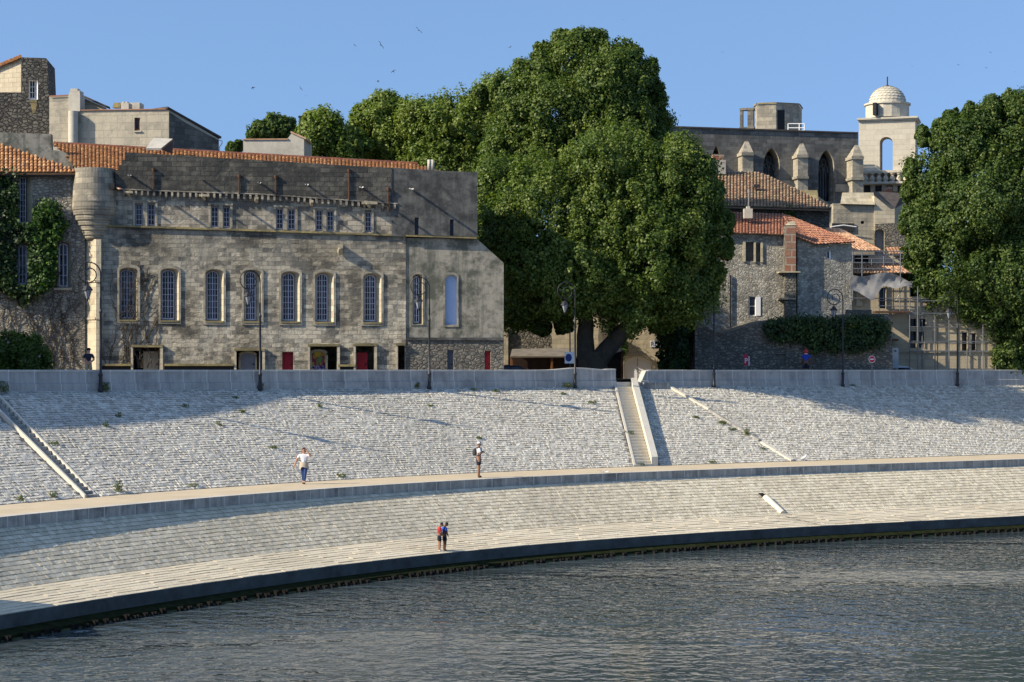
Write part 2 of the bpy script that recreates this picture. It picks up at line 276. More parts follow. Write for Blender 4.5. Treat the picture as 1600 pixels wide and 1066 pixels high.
# ------------------------------------------------------------------ mesh helpers
ORG = {}
class MB:
    def __init__(s): s.v = []; s.f = []; s.uv = []; s.mi = []; s.sm = []
    def face(s, pts, uv=None, mi=0, smooth=False):
        k = len(s.v); s.v.extend(tuple(p) for p in pts); s.f.append(tuple(range(k, k+len(pts))))
        if uv is None: uv = autouv(pts)
        s.uv.append(uv); s.mi.append(mi); s.sm.append(smooth)
    def grid(s, P, UV=None, mi=0, smooth=False, close=False):
        nu, nv = len(P), len(P[0]); k = len(s.v)
        for r in P: s.v.extend(tuple(p) for p in r)
        for i in range(nu-1):
            for j in range(nv-1):
                a, b, c, d = (i, j), (i+1, j), (i+1, j+1), (i, j+1)
                s.f.append(tuple(k+x*nv+y for x, y in (a, b, c, d)))
                s.uv.append([UV[x][y] for x, y in (a, b, c, d)] if UV else autouv([P[x][y] for x, y in (a, b, c, d)]))
                s.mi.append(mi); s.sm.append(smooth)
    def box(s, o, ax, ay, az, mi=0):
        o = Vector(o); c = [o+ax*i+ay*j+az*k for k in (0, 1) for j in (0, 1) for i in (0, 1)]
        fl = [(0, 2, 3, 1), (4, 5, 7, 6), (0, 1, 5, 4), (2, 6, 7, 3), (0, 4, 6, 2), (1, 3, 7, 5)]
        flip = ax.cross(ay).dot(az) < 0
        for f in fl: s.face([c[i] for i in (f[::-1] if flip else f)], mi=mi)
    def cbox(s, c, sx, sy, sz, rz=0, mi=0):
        ca, sa = math.cos(rz), math.sin(rz); X = Vector((ca, sa, 0)); Y = Vector((-sa, ca, 0)); Z = Vector((0, 0, 1))
        s.box(Vector(c)-X*sx/2-Y*sy/2-Z*sz/2, X*sx, Y*sy, Z*sz, mi)
    def tube(s, pts, rad, seg=6, mi=0, cap=True):
        pts = [Vector(p) for p in pts]; n = len(pts)
        if not isinstance(rad, (list, tuple)): rad = [rad]*n
        rings = []; up = None
        for i, p in enumerate(pts):
            d = (pts[min(i+1, n-1)]-pts[max(i-1, 0)])
            if d.length < 1e-9: d = Vector((0, 0, 1))
            d.normalize()
            if up is None: up = d.orthogonal().normalized()
            up = (up-d*up.dot(d)); up = up.normalized() if up.length > 1e-6 else d.orthogonal().normalized()
            b = d.cross(up)
            rings.append([p+(up*math.cos(2*math.pi*k/seg)+b*math.sin(2*math.pi*k/seg))*rad[i] for k in range(seg+1)])
        L = [0]
        for i in range(1, n): L.append(L[-1]+(pts[i]-pts[i-1]).length)
        s.grid(rings, [[(k/seg*2*math.pi*max(rad), L[i]) for k in range(seg+1)] for i in range(n)], mi, True)
        if cap:
            s.face(rings[0][:-1][::-1], mi=mi); s.face(rings[-1][:-1], mi=mi)
    def lathe(s, c, prof, seg=24, mi=0, smooth=True, a0=0, a1=2*math.pi):
        c = Vector(c); P = []; U = []; L = 0
        for i, (r, z) in enumerate(prof):
            if i: L += math.hypot(r-prof[i-1][0], z-prof[i-1][1])
            P.append([c+Vector((r*math.cos(a0+(a1-a0)*k/seg), r*math.sin(a0+(a1-a0)*k/seg), z)) for k in range(seg+1)])
            U.append([((a1-a0)*k/seg*max(q[0] for q in prof), L) for k in range(seg+1)])
        # orient outward
        PT = [[P[i][k] for i in range(len(prof))] for k in range(seg+1)]; UT = [[U[i][k] for i in range(len(prof))] for k in range(seg+1)]
        s.grid(PT, UT, mi, smooth)
    def ball(s, c, rx, ry, rz, seg=10, rings=7, mi=0):
        c = Vector(c)
        P = [[c+Vector((rx*math.sin(math.pi*j/rings)*math.cos(2*math.pi*i/seg), ry*math.sin(math.pi*j/rings)*math.sin(2*math.pi*i/seg), -rz*math.cos(math.pi*j/rings)))
              for j in range(rings+1)] for i in range(seg+1)]
        s.grid(P, None, mi, True)
    def build(s, name, mats, parent=None, origin=None, merge=False):
        if parent is not None: origin = ORG[parent.name]
        if origin is None: origin = Vector((0, 0, 0))
        origin = Vector(origin)
        me = bpy.data.meshes.new(name)
        v = np.array(s.v, dtype=np.float64).reshape(-1, 3) - np.array(origin)
        nl = sum(len(f) for f in s.f)
        me.vertices.add(len(v)); me.vertices.foreach_set('co', v.ravel().astype(np.float32))
        me.loops.add(nl); me.loops.foreach_set('vertex_index', np.fromiter((i for f in s.f for i in f), dtype=np.int32, count=nl))
        me.polygons.add(len(s.f)); ln = np.array([len(f) for f in s.f], dtype=np.int32)
        me.polygons.foreach_set('loop_start', np.concatenate(([0], np.cumsum(ln)[:-1])).astype(np.int32))
        me.polygons.foreach_set('material_index', np.array(s.mi, dtype=np.int32))
        me.polygons.foreach_set('use_smooth', np.array(s.sm, dtype=bool))
        me.update(calc_edges=True)
        u = me.uv_layers.new(name='UVMap')
        u.data.foreach_set('uv', np.array([c for f in s.uv for q in f for c in q[:2]], dtype=np.float32))
        for m in (mats if isinstance(mats, (list, tuple)) else [mats]): me.materials.append(M[m] if isinstance(m, str) else m)
        if merge:
            bm = bmesh.new(); bm.from_mesh(me); bmesh.ops.remove_doubles(bm, verts=bm.verts, dist=1e-4); bm.to_mesh(me); bm.free()
        o = bpy.data.objects.new(name, me); COL.objects.link(o)
        if parent is not None: o.parent = parent
        else: o.location = origin
        ORG[o.name] = origin
        return o
def autouv(pts):
    a, b, c = Vector(pts[0]), Vector(pts[1]), Vector(pts[2]); n = (b-a).cross(c-a)
    if n.length < 1e-12 and len(pts) > 3: n = (c-a).cross(Vector(pts[3])-a)
    n = n.normalized() if n.length > 1e-12 else Vector((0, 0, 1))
    if abs(n.z) > .97: return [(p[0], p[1]) for p in pts]
    t = Vector((-n.y, n.x, 0)).normalized(); bb = n.cross(t)
    return [(Vector(p).dot(t), Vector(p).dot(bb)) for p in pts]

def tag(o, label=None, cat=None, group=None, kind=None):
    if label: o['label'] = label
    if cat: o['category'] = cat
    if group: o['group'] = group
    if kind: o['kind'] = kind
    return o
def thing(name, label, cat, loc=(0, 0, 0), group=None, kind=None):
    o = bpy.data.objects.new(name, None); COL.objects.link(o); o.location = loc; o.empty_display_size = .3
    ORG[o.name] = Vector(loc); return tag(o, label, cat, group, kind)
def copy_tree(o, parent=None):
    c = o.copy(); COL.objects.link(c)
    if parent is not None: c.parent = parent; c.matrix_parent_inverse = o.matrix_parent_inverse.copy()
    for ch in list(o.children): copy_tree(ch, c)
    return c

class Plane:
    """vertical wall plane through the view ray of column px at depth D, turned theta away from the picture plane"""
    def __init__(s, px, D, th):
        s.A = W(px, HY, D); s.th = R(th); s.t = Vector((math.cos(s.th), math.sin(s.th), 0)); s.n = Vector((math.sin(s.th), -math.cos(s.th), 0))
    def P(s, px, py, off=0.0):
        d = Vector(((px-800)/F, 1, (HY-py)/F)); A = s.A+s.n*off
        k = (A.dot(s.n))/(d.dot(s.n)); return d*k
    def u(s, p): return (p-s.A).dot(s.t)
    def at(s, u, z, off=0.0):
        q = s.A+s.t*u+s.n*off; return Vector((q.x, q.y, z))

def rect(x0, y0, x1, y1): return [(x0, y1), (x1, y1), (x1, y0), (x0, y0)]
def arch(x0, x1, yt, yb, rise, n=10, pointed=False):
    o = [(x0, yb), (x1, yb)]; cx = (x0+x1)/2; hw = (x1-x0)/2
    for i in range(n+1):
        a = i/n
        if pointed:
            x = x1-(x1-x0)*a; d = abs(x-cx)/hw; y = yt+rise*(1-math.sqrt(max(0, 1-d**1.35)))
        else:
            x = cx+hw*math.cos(math.pi*a); y = yt+rise-rise*math.sin(math.pi*a)
        o.append((x, y))
    return o

def pip(p, poly):
    c = False; n = len(poly); x, y = p
    for i in range(n):
        (x1, y1), (x2, y2) = poly[i], poly[(i+1) % n]
        if (y1 > y) != (y2 > y) and x < (x2-x1)*(y-y1)/(y2-y1)+x1: c = not c
    return c
def fill2d(out, holes):
    V = []; E = []
    for loop in [out]+holes:
        k = len(V); V += [Vector(q) for q in loop]; E += [(k+i, k+(i+1) % len(loop)) for i in range(len(loop))]
    r = delaunay_2d_cdt(V, E, [], 0, 1e-7); T = []
    for f in r[2]:
        q = [r[0][i] for i in f]; c = (sum(x.x for x in q)/len(q), sum(x.y for x in q)/len(q))
        if not pip(c, out) or any(pip(c, h) for h in holes): continue
        a = sum(q[i].x*q[(i+1) % len(q)].y-q[(i+1) % len(q)].x*q[i].y for i in range(len(q)))
        T.append(q if a > 0 else q[::-1])
    return T
def wall(mb, pl, outline, openings=(), thick=.5, off=0.0, mi=0, rmi=0, zmin=None, back=True, smi=None):
    """outline, openings in picture coordinates on the wall plane; openings: (front_outline, back_outline, depth, through)"""
    def uz(q, o=off): p = pl.P(q[0], q[1], o); return (pl.u(p), p.z)
    out = [uz(q) for q in outline]
    if zmin is not None: out = [(u, zmin if z < zmin+.6 else z) for u, z in out]
    hs = [[uz(q) for q in h[0]] for h in openings]
    for q in fill2d(out, hs): mb.face([pl.at(x.x, x.y, off) for x in q], [(x.x, x.y) for x in q], mi)
    for (fr, bk, dep, *th), hf in zip(openings, hs):
        hb = [uz(q, off-dep) for q in bk]; m = len(hf)
        for i in range(m):
            a, b = hf[i], hf[(i+1) % m]; c, d = hb[(i+1) % m], hb[i]
            mb.face([pl.at(*b, off), pl.at(*a, off), pl.at(*d, off-dep), pl.at(*c, off-dep)], [(b[0], b[1]), (a[0], a[1]), (d[0]+dep, d[1]), (c[0]+dep, c[1])], rmi)
    if smi is None: smi = mi
    area = sum(out[i][0]*out[(i+1) % len(out)][1]-out[(i+1) % len(out)][0]*out[i][1] for i in range(len(out)))
    o2 = out if area > 0 else out[::-1]
    for i in range(len(o2)):
        a, b = o2[i], o2[(i+1) % len(o2)]
        mb.face([pl.at(*b, off), pl.at(*a, off), pl.at(*a, off-thick), pl.at(*b, off-thick)], [(b[0], b[1]), (a[0], a[1]), (a[0]+thick, a[1]), (b[0]+thick, b[1])], smi)
    if back:
        hh = [[uz(q, off-thick) for q in bk] for (fr, bk, dep, *th) in openings if th and th[0]]
        for q in fill2d(out, hh): mb.face([pl.at(x.x, x.y, off-thick) for x in q[::-1]], [(x.x, x.y) for x in q[::-1]], mi)
def pbox(mb, pl, x0, y0, x1, y1, off0, off1, mi=0):
    """box whose front face (at off1) covers the given picture rectangle on the wall plane"""
    a, b, d = pl.P(x0, y1, off1), pl.P(x1, y1, off1), pl.P(x0, y0, off1)
    ax = pl.t*(b-a).dot(pl.t); az = Vector((0, 0, (d-a).z)); mb.box(a-pl.n*(off1-off0), ax, -(-pl.n)*(off1-off0), az, mi)
def ppoly(mb, pl, pts, off, mi=0):
    q = [pl.P(x, y, off) for x, y in pts]; c = [(pl.u(p), p.z) for p in q]
    a = sum(c[i][0]*c[(i+1) % len(c)][1]-c[(i+1) % len(c)][0]*c[i][1] for i in range(len(c)))
    if a < 0: q = q[::-1]; c = c[::-1]
    mb.face(q, c, mi)

def window(parent, pl, off, x0, x1, yt, yb, rise=0, cols=4, rows=7, mull=True, fw=1.3, bw=.55, mat='frame', label=None, midw=1.3):
    """a glazed window: frame with bars (part) and its glass (sub-part)"""
    mb = MB(); f0, f1 = off-.05, off+.03
    pbox(mb, pl, x0, yt+rise, x0+fw, yb, f0, f1); pbox(mb, pl, x1-fw, yt+rise, x1, yb, f0, f1)
    pbox(mb, pl, x0+fw, yb-fw*1.4, x1-fw, yb, f0, f1)
    if not rise: pbox(mb, pl, x0+fw, yt, x1-fw, yt+fw, f0, f1)
    else:
        A = arch(x0, x1, yt, yb, rise, 8)[2:]; B = arch(x0+fw, x1-fw, yt+fw, yb, rise, 8)[2:]
        for i in range(len(A)-1): ppoly(mb, pl, [A[i], A[i+1], B[i+1], B[i]], f1)
    cx = (x0+x1)/2; hw = (x1-x0)/2
    def top(x):
        if not rise: return yt+fw
        return yt+rise-rise*math.sqrt(max(0, 1-((x-cx)/hw)**2))+fw*.5
    for i in range(1, cols):
        x = x0+fw+(x1-x0-2*fw)*i/cols; w = midw if (mull and i*2 == cols) else bw
        pbox(mb, pl, x-w/2, top(x), x+w/2, yb-fw*1.4, f0, f1+(.015 if w > bw else 0))
    for j in range(1, rows):
        y = yt+fw+(yb-yt-2*fw)*j/rows
        xe0, xe1 = x0+fw, x1-fw
        pbox(mb, pl, xe0, y-bw/2, xe1, y+bw/2, f0+.01, f1-.012)
    w = mb.build('window', mat, parent)
    if label: w['label'] = label
    g = MB(); ppoly(g, pl, (arch(x0+.2, x1-.2, yt+.2, yb-.2, rise) if rise else rect(x0+.2, yt+.2, x1-.2, yb-.2)), off-.03)
    g.build('glass', 'glass', w)
    return w

def tile_roof(name, parent, e0, e1, r0, r1, mat, tw=.24, tl=.36, poly=None, ridge=True, ridgemat=None, label=None):
    """barrel-tile roof on the quad eave e0-e1, ridge r0-r1; poly clips by picture outline of the hips"""
    e0, e1, r0, r1 = map(Vector, (e0, e1, r0, r1)); mb = MB()
    wu = max((e1-e0).length, (r1-r0).length); wv = ((r0-e0).length+(r1-e1).length)/2
    nu = max(1, int(wu/tw)); nv = max(1, int(wv/tl))
    nrm = (e1-e0).cross(r0-e0).normalized()
    if nrm.z < 0: nrm = -nrm
    B = lambda u, v: (e0*(1-u)+e1*u)*(1-v)+(r0*(1-u)+r1*u)*v
    def inside(p):
        x, y = proj(p); c = False; n = len(poly)
        for i in range(n):
            (x1, y1), (x2, y2) = poly[i], poly[(i+1) % n]
            if (y1 > y) != (y2 > y) and x < (x2-x1)*(y-y1)/(y2-y1)+x1: c = not c
        return c
    for j in range(nv):
        for i in range(nu):
            if poly and not inside(B((i+.5)/nu, (j+.5)/nv)): continue
            P = []
            jit = random.uniform(-.012, .012); sk_ = random.uniform(-.15, .15)/nu
            for k in range(5):
                a = math.pi*k/4; row = []
                for q, lift in ((0, .05), (1.12, .0)):
                    hw = .5 if q == 0 else .42
                    u = (i+.5-hw*math.cos(a))/nu+sk_*(1-q); v = (j+q)/nv
                    row.append(B(u, min(v, 1.02))+nrm*(tw*.42*math.sin(a)+lift+jit))
                P.append(row)
            mb.grid(P, None, 0, True)
            c0 = [P[k][0] for k in range(5)]; mb.face(c0, mi=0)
    lo = MB(); lo.face([e0, e1, r1, r0] if not poly else [B(*bilin(e0, e1, r0, r1, q)) for q in poly])
    k = len(mb.v); mb.v += lo.v; mb.f += [tuple(i+k for i in f) for f in lo.f]; mb.uv += lo.uv; mb.mi += [1]*len(lo.f); mb.sm += lo.sm
    o = mb.build(name, [mat, 'roofbase'], parent)
    if ridge:
        rb = MB(); L = (r1-r0).length; n = max(1, int(L/.4))
        for i in range(n):
            a, b = r0.lerp(r1, i/n), r0.lerp(r1, (i+1.1)/n)
            rb.tube([a+Vector((0, 0, .03)), b+Vector((0, 0, .0))], [.15, .125], 8)
        rb.build('ridge', ridgemat or mat, o)
    return o
def bilin(e0, e1, r0, r1, q):
    """(u,v) on the roof plane seen at picture point q"""
    d = Vector(((q[0]-800)/F, 1, (HY-q[1])/F)); n = (e1-e0).cross(r0-e0)
    p = d*(e0.dot(n)/d.dot(n)); a = e1-e0; b = r0-e0; w = p-e0
    aa, ab, bb, wa, wb = a.dot(a), a.dot(b), b.dot(b), w.dot(a), w.dot(b); det = aa*bb-ab*ab
    u = (wa*bb-wb*ab)/det; v = (wb*aa-wa*ab)/det
    ra = (r1-r0).length/max(a.length, 1e-6)
    return (u, v)

def leaves(name, mat, pts, nrm, tint, size, parent=None, origin=None, jitter=.55, asp=.8):
    """many leaf-sized four-sided faces in one mesh"""
    N = len(pts); pts = np.asarray(pts); nrm = np.asarray(nrm)+rng.normal(0, jitter, (N, 3))
    nrm /= np.linalg.norm(nrm, axis=1)[:, None]+1e-9
    a = rng.normal(0, 1, (N, 3)); a -= nrm*(a*nrm).sum(1)[:, None]; a /= np.linalg.norm(a, axis=1)[:, None]+1e-9
    b = np.cross(nrm, a); s = size*rng.uniform(.6, 1.25, N)[:, None]
    fold = nrm*s*.22
    V = np.stack([pts-a*s*.55, pts-b*s*.5*asp+fold, pts+a*s*.6, pts+b*s*.5*asp+fold], 1).reshape(-1, 3)
    o0 = ORG[parent.name] if parent is not None else Vector(origin or (0, 0, 0))
    V = V-np.array(o0)
    me = bpy.data.meshes.new(name); me.vertices.add(4*N); me.vertices.foreach_set('co', V.ravel().astype(np.float32))
    me.loops.add(4*N); me.loops.foreach_set('vertex_index', np.arange(4*N, dtype=np.int32))
    me.polygons.add(N); me.polygons.foreach_set('loop_start', np.arange(0, 4*N, 4, dtype=np.int32)); me.update(calc_edges=True)
    at = me.attributes.new('tint', 'FLOAT', 'POINT'); at.data.foreach_set('value', np.repeat(np.asarray(tint), 4).astype(np.float32))
    me.materials.append(M[mat]); o = bpy.data.objects.new(name, me); COL.objects.link(o)
    if parent is not None: o.parent = parent
    else: o.location = o0
    ORG[o.name] = Vector(o0); return o

def crown_points(blobs, clump=.85, per=95, dens=1.0, inner=.05, lobe=1.05):
    """leaf positions gathered in clumps on lobes over a set of ellipsoids (px,py,D,rx,ry in picture units, rd in metres)"""
    P, Nn, T = [], [], []
    unit = lambda k: (lambda d: d/np.linalg.norm(d, axis=1)[:, None])(rng.normal(0, 1, (k, 3)))
    for (px, py, D, rx, ry, rd) in blobs:
        c = np.array(W(px, py, D)); r = np.array((rx*D/F, rd, ry*D/F)); lb = min(lobe, .6*float(min(r)))
        area = 4*math.pi*((r[0]*r[1])**1.6/3+(r[0]*r[2])**1.6/3+(r[1]*r[2])**1.6/3)**(1/1.6)
        nl = max(4, int(area/(lb*lb*3.3)*dens)); d = unit(nl)
        lc = c+d*(r-lb*.55)*rng.uniform(.74, 1.06, nl)[:, None]; lr = lb*rng.uniform(.55, 1.4, nl); lt = rng.normal(0, .1, nl)
        for i in range(nl):
            cl = min(clump*.62, lr[i]*.6); k = max(5, int(4*math.pi*lr[i]**2/(cl*cl*2.3))); e = unit(k)
            up_ = (e*d[i]).sum(1) > -.45; e = e[up_]; k = len(e)
            cc = lc[i]+e*lr[i]*rng.uniform(.6, 1.12, (k, 1))*np.array((.92, .92, 1.25)); tt = .5+lt[i]+rng.normal(0, .13, k)
            for j in range(k):
                m = int(per*.42*rng.uniform(.6, 1.3)); f = unit(m)
                P.append(cc[j]+f*(cl*rng.uniform(.2, 1.0, (m, 1))**.6)); Nn.append(f*.6+e[j]*.45+d[i]*.25+np.array((0, 0, .35))); T.append(np.clip(tt[j]+rng.normal(0, .08, m), 0, 1))
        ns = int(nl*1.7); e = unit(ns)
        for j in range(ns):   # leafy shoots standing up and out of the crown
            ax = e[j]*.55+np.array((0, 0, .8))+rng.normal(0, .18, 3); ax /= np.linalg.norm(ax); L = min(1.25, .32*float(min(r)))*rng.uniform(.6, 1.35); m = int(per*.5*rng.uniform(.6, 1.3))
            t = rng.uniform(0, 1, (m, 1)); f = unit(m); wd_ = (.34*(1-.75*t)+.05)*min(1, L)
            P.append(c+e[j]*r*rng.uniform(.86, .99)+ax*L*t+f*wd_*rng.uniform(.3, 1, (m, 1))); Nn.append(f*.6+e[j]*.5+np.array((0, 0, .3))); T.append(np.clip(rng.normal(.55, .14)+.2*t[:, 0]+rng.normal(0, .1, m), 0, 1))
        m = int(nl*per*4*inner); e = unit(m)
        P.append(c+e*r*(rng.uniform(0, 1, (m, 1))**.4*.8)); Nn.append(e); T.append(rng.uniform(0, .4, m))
    return np.concatenate(P), np.concatenate(Nn), np.concatenate(T)
def limb(mb, a, b, r0, r1, n=6, wob=.12, seg=8):
    a, b = Vector(a), Vector(b); pts = []
    for i in range(n+1):
        p = a.lerp(b, i/n)
        if 0 < i < n: p += Vector((random.uniform(-1, 1), random.uniform(-1, 1), random.uniform(-.4, .4)))*wob
        pts.append(p)
    mb.tube(pts, [r0+(r1-r0)*i/n for i in range(n+1)], seg)
def text_mesh(mb, body, pl_o, ax, az, size, mi=0, bold=True):
    cu = bpy.data.curves.new('lettering', 'FONT'); cu.body = body; cu.size = size; cu.align_x = 'CENTER'; cu.align_y = 'CENTER'
    cu.offset = size*.02 if bold else 0
    o = bpy.data.objects.new('lettering', cu); COL.objects.link(o)
    dg = bpy.context.evaluated_depsgraph_get(); me = bpy.data.meshes.new_from_object(o.evaluated_get(dg))
    for p in me.polygons:
        mb.face([Vector(pl_o)+ax*me.vertices[i].co.x+az*me.vertices[i].co.y for i in p.vertices], mi=mi)
    bpy.data.objects.remove(o); bpy.data.curves.remove(cu); bpy.data.meshes.remove(me)
# ================================================================== the quay: curves fitted in plan, then built as swept surfaces
Zp, Zwb, ZK, Zkb, Zbe, Zed, Zeb, Zlg, Zwat = -.98, -5.25, -5.28, -5.68, -7.43, -7.86, -8.31, -8.44, -8.60
def plan(pts, z): return [((x-800)/F*(z*F/(HY-y)), z*F/(HY-y)) for x, y in pts]
kp = plan([(0, 808.4), (250, 784), (400, 771.7), (500, 765), (750, 749), (900, 741.5), (1150, 733), (1400, 724), (1600, 717.6)], ZK)
kc = np.polyfit([p[0] for p in kp], [p[1] for p in kp], 4)
xs = np.arange(-20.5, 34, .05); ys = np.polyval(kc, xs)
dl = np.polyval(np.polyder(kc), -20.5); dr = np.polyval(np.polyder(kc), 33.95)
xl = np.arange(-34, -20.5, .05); xr = np.arange(34, 80, .05)
X = np.concatenate((xl, xs, xr)); Y = np.concatenate((ys[0]+dl*(xl+20.5), ys, ys[-1]+dr*(xr-33.95)))
sarc = np.concatenate(([0], np.cumsum(np.hypot(np.diff(X), np.diff(Y)))))
SG = np.arange(0, sarc[-1], .25); KX = np.interp(SG, sarc, X); KY = np.interp(SG, sarc, Y)
ker = np.ones(25)/25
def smooth(a): return np.convolve(np.pad(a, 12, mode='reflect', reflect_type='odd'), ker, 'valid')
KX, KY = smooth(KX), smooth(KY)
TX, TY = np.gradient(KX), np.gradient(KY); tl_ = np.hypot(TX, TY); TX /= tl_; TY /= tl_
NX, NY = TY, -TX                     # towards the water
def offs(pp, deg=2):
    s_, d_ = [], []
    for x, y in pp:
        i = int(np.argmin((KX-x)**2+(KY-y)**2)); s_.append(SG[i]); d_.append((x-KX[i])*NX[i]+(y-KY[i])*NY[i])
    c = np.polyfit(s_, d_, deg); sc = np.clip(SG, min(s_)-3, max(s_)+3)
    return np.polyval(c, sc), (s_, d_)
par_pts = [((x-800)/F*D, D) for x, D in ((0, 87), (152, 92), (402, 99.5), (667, 106.3), (895, 112.3), (1112, 118), (1313, 122.8), (1492, 126.4), (1600, 128.6))]
d_par, dbg1 = offs(par_pts, 3)
d_wb, dbg2 = offs(plan([(0, 789.7), (150, 776), (500, 751.5), (750, 740.5), (1000, 729), (1240, 720), (1600, 709.4)], Zwb))
d_be, dbg3 = offs(plan([(0, 925), (250, 890.6), (400, 864), (500, 854.5), (750, 834), (900, 821), (1150, 807), (1400, 796.5), (1600, 784)], Zbe))
d_ed, dbg4 = offs(plan([(70, 953), (250, 922.5), (312, 912), (500, 886), (690, 863), (900, 846), (1150, 831), (1400, 819), (1600, 804.5)], Zed))
for nme, d in (('par', dbg1), ('wb', dbg2), ('be', dbg3), ('ed', dbg4)): print('OFF', nme, [round(float(v), 1) for v in d[0]], [round(float(v), 2) for v in d[1]])
def curve(d, z): return np.stack((KX+NX*d, KY+NY*d, np.full_like(KX, z) if np.isscalar(z) else z), 1)
zero = np.zeros_like(KX)
C_par, C_wb, C_K, C_kb = curve(d_par, Zp), curve(d_wb, Zwb), curve(zero, ZK), curve(zero+.03, Zkb)
C_be, C_ed, C_eb, C_lg = curve(d_be, Zbe), curve(d_ed, Zed), curve(d_ed+.02, Zeb), curve(d_ed+.55, Zlg)
def cpt(C, s): return Vector((np.interp(s, SG, C[:, 0]), np.interp(s, SG, C[:, 1]), np.interp(s, SG, C[:, 2])))
def nrm_at(s): return Vector((np.interp(s, SG, NX), np.interp(s, SG, NY), 0)).normalized()
def tan_at(s): return Vector((np.interp(s, SG, TX), np.interp(s, SG, TY), 0)).normalized()
def s_of_px(C, px):          # station along the quay where curve C passes picture column px
    col = 800+F*C[:, 0]/C[:, 1]; return float(np.interp(px, col, SG))
def strip(mb, A, B, mi=0, v0=0.0, smooth_=False, step=2):
    idx = list(range(0, len(SG), step)); w = float(np.mean(np.linalg.norm(A-B, axis=1)))
    mb.grid([[A[i], B[i]] for i in idx], [[(SG[i], v0+w), (SG[i], v0)] for i in idx], mi, smooth_)
S0 = max(s_of_px(C_par, -160)-14, 1); S1 = s_of_px(C_par, 1760)+3

# ---- stone courses
def courses(mb, CA, CB, s0, s1, rows, l0, l1, gs, gt, h0, h1, tilt, jit, mi=0, skip=None, sub=.05):
    for r in range(rows):
        t0, t1 = r/rows, (r+1)/rows; s = s0-random.random()*l1
        wav = random.random()*6
        while s < s1:
            L = random.uniform(l0, l1); sa, sb = s+gs/2, s+L-gs/2; s += L
            cs = []
            if skip and skip((sa+sb)/2, (t0+t1)/2): continue
            w0 = .012*math.sin(sa*1.3+wav)
            for (ss, tt) in ((sa, t1-gt), (sb, t1-gt), (sb, t0+gt), (sa, t0+gt)):
                ss += random.uniform(-jit, jit); tt += random.uniform(-jit, jit)*.5/ max(.5, rows*.12)*.25+w0*.0
                cs.append(cpt(CA, ss).lerp(cpt(CB, ss), min(max(tt, 0), 1)))
            n = (cs[1]-cs[0]).cross(cs[3]-cs[0]).normalized()
            if n.z < 0: n = -n
            h = random.uniform(h0, h1); a = random.uniform(-tilt, tilt); b = random.uniform(-tilt, tilt)
            hh = (h-a-b, h+a-b, h+a+b, h-a+b)
            tp = [c+n*max(q, .01) for c, q in zip(cs, hh)]; bt = [c-n*sub for c in cs]
            if (tp[1]-tp[0]).cross(tp[2]-tp[0]).dot(n) < 0: tp, bt = tp[::-1], bt[::-1]
            k = len(mb.v); mb.v.extend(tuple(p) for p in tp+bt)
            for f in ((0, 1, 2, 3), (0, 4, 5, 1), (1, 5, 6, 2), (2, 6, 7, 3), (3, 7, 4, 0)):
                mb.f.append(tuple(k+i for i in f)); mb.uv.append([(0, 0)]*4); mb.mi.append(mi); mb.sm.append(False)

# staircases: stations of their four corners
st1 = dict(a=s_of_px(C_par, -34), b=s_of_px(C_par, -6), c=s_of_px(C_wb, 132), d=s_of_px(C_wb, 154))
st2 = dict(a=s_of_px(C_par, 960), b=s_of_px(C_par, 995), c=s_of_px(C_wb, 990), d=s_of_px(C_wb, 1028))
def in_stair(st, s, t, m=.0):
    lo = st['a']*(1-t)+st['c']*t; hi = st['b']*(1-t)+st['d']*t; return lo-m < s < hi+m
mb = MB(); strip(mb, C_par, C_wb, 1)
for i in range(0): pass
def lower_by(C, q): D_ = C.copy(); D_[:, 2] -= q; return D_
mb = MB(); cpl, cwl = lower_by(C_par, .03), lower_by(C_wb, .03)
edge = lambda st, e, t: st[e[0]]*(1-t)+st[e[1]]*t
for lo, hi, N in ((lambda t: S0, lambda t: edge(st1, 'ac', t), 60), (lambda t: edge(st1, 'bd', t), lambda t: edge(st2, 'ac', t), 150), (lambda t: edge(st2, 'bd', t), lambda t: S1, 150)):
    mb.grid([[cpt(cpl, lo(t)+(hi(t)-lo(t))*i/N).lerp(cpt(cwl, lo(t)+(hi(t)-lo(t))*i/N), t) for t in [j/12 for j in range(12, -1, -1)]] for i in range(N+1)], None, 1)
courses(mb, C_par, C_wb, S0, S1, 44, .12, .30, .026, .0028, .008, .036, .016, .014, 0, skip=lambda s, t: in_stair(st1, s, t, .12) or in_stair(st2, s, t, .12))
tag(mb.build('upper_slope', ['rip_up', 'joint']), kind='structure')
mb = MB(); strip(mb, C_wb, C_K)
tag(mb.build('walkway', 'path'), kind='structure')
mb = MB()
C_k2 = curve(zero-.42, ZK+.0); up = lambda C, q: lower_by(C, -q)
strip(mb, up(C_k2, .012), up(curve(zero+.05, ZK), .012), 1); strip(mb, up(curve(zero+.05, ZK), .012), curve(zero+.05, Zkb+.0), 0); strip(mb, up(C_k2, .012), up(C_k2, -.03), 0)
tag(mb.build('walkway_kerb', ['kerb', 'coping']), 'long pale stone kerb wall edging the sandy walkway above the lower slope', 'kerb wall')
mb = MB(); strip(mb, lower_by(C_kb, .04), lower_by(C_be, .04), 1)
courses(mb, C_kb, C_be, S0, S1, 14, .14, .38, .013, .0065, .008, .024, .007, .006, 0)
tag(mb.build('lower_slope', ['rip_low', 'joint_low']), kind='structure')
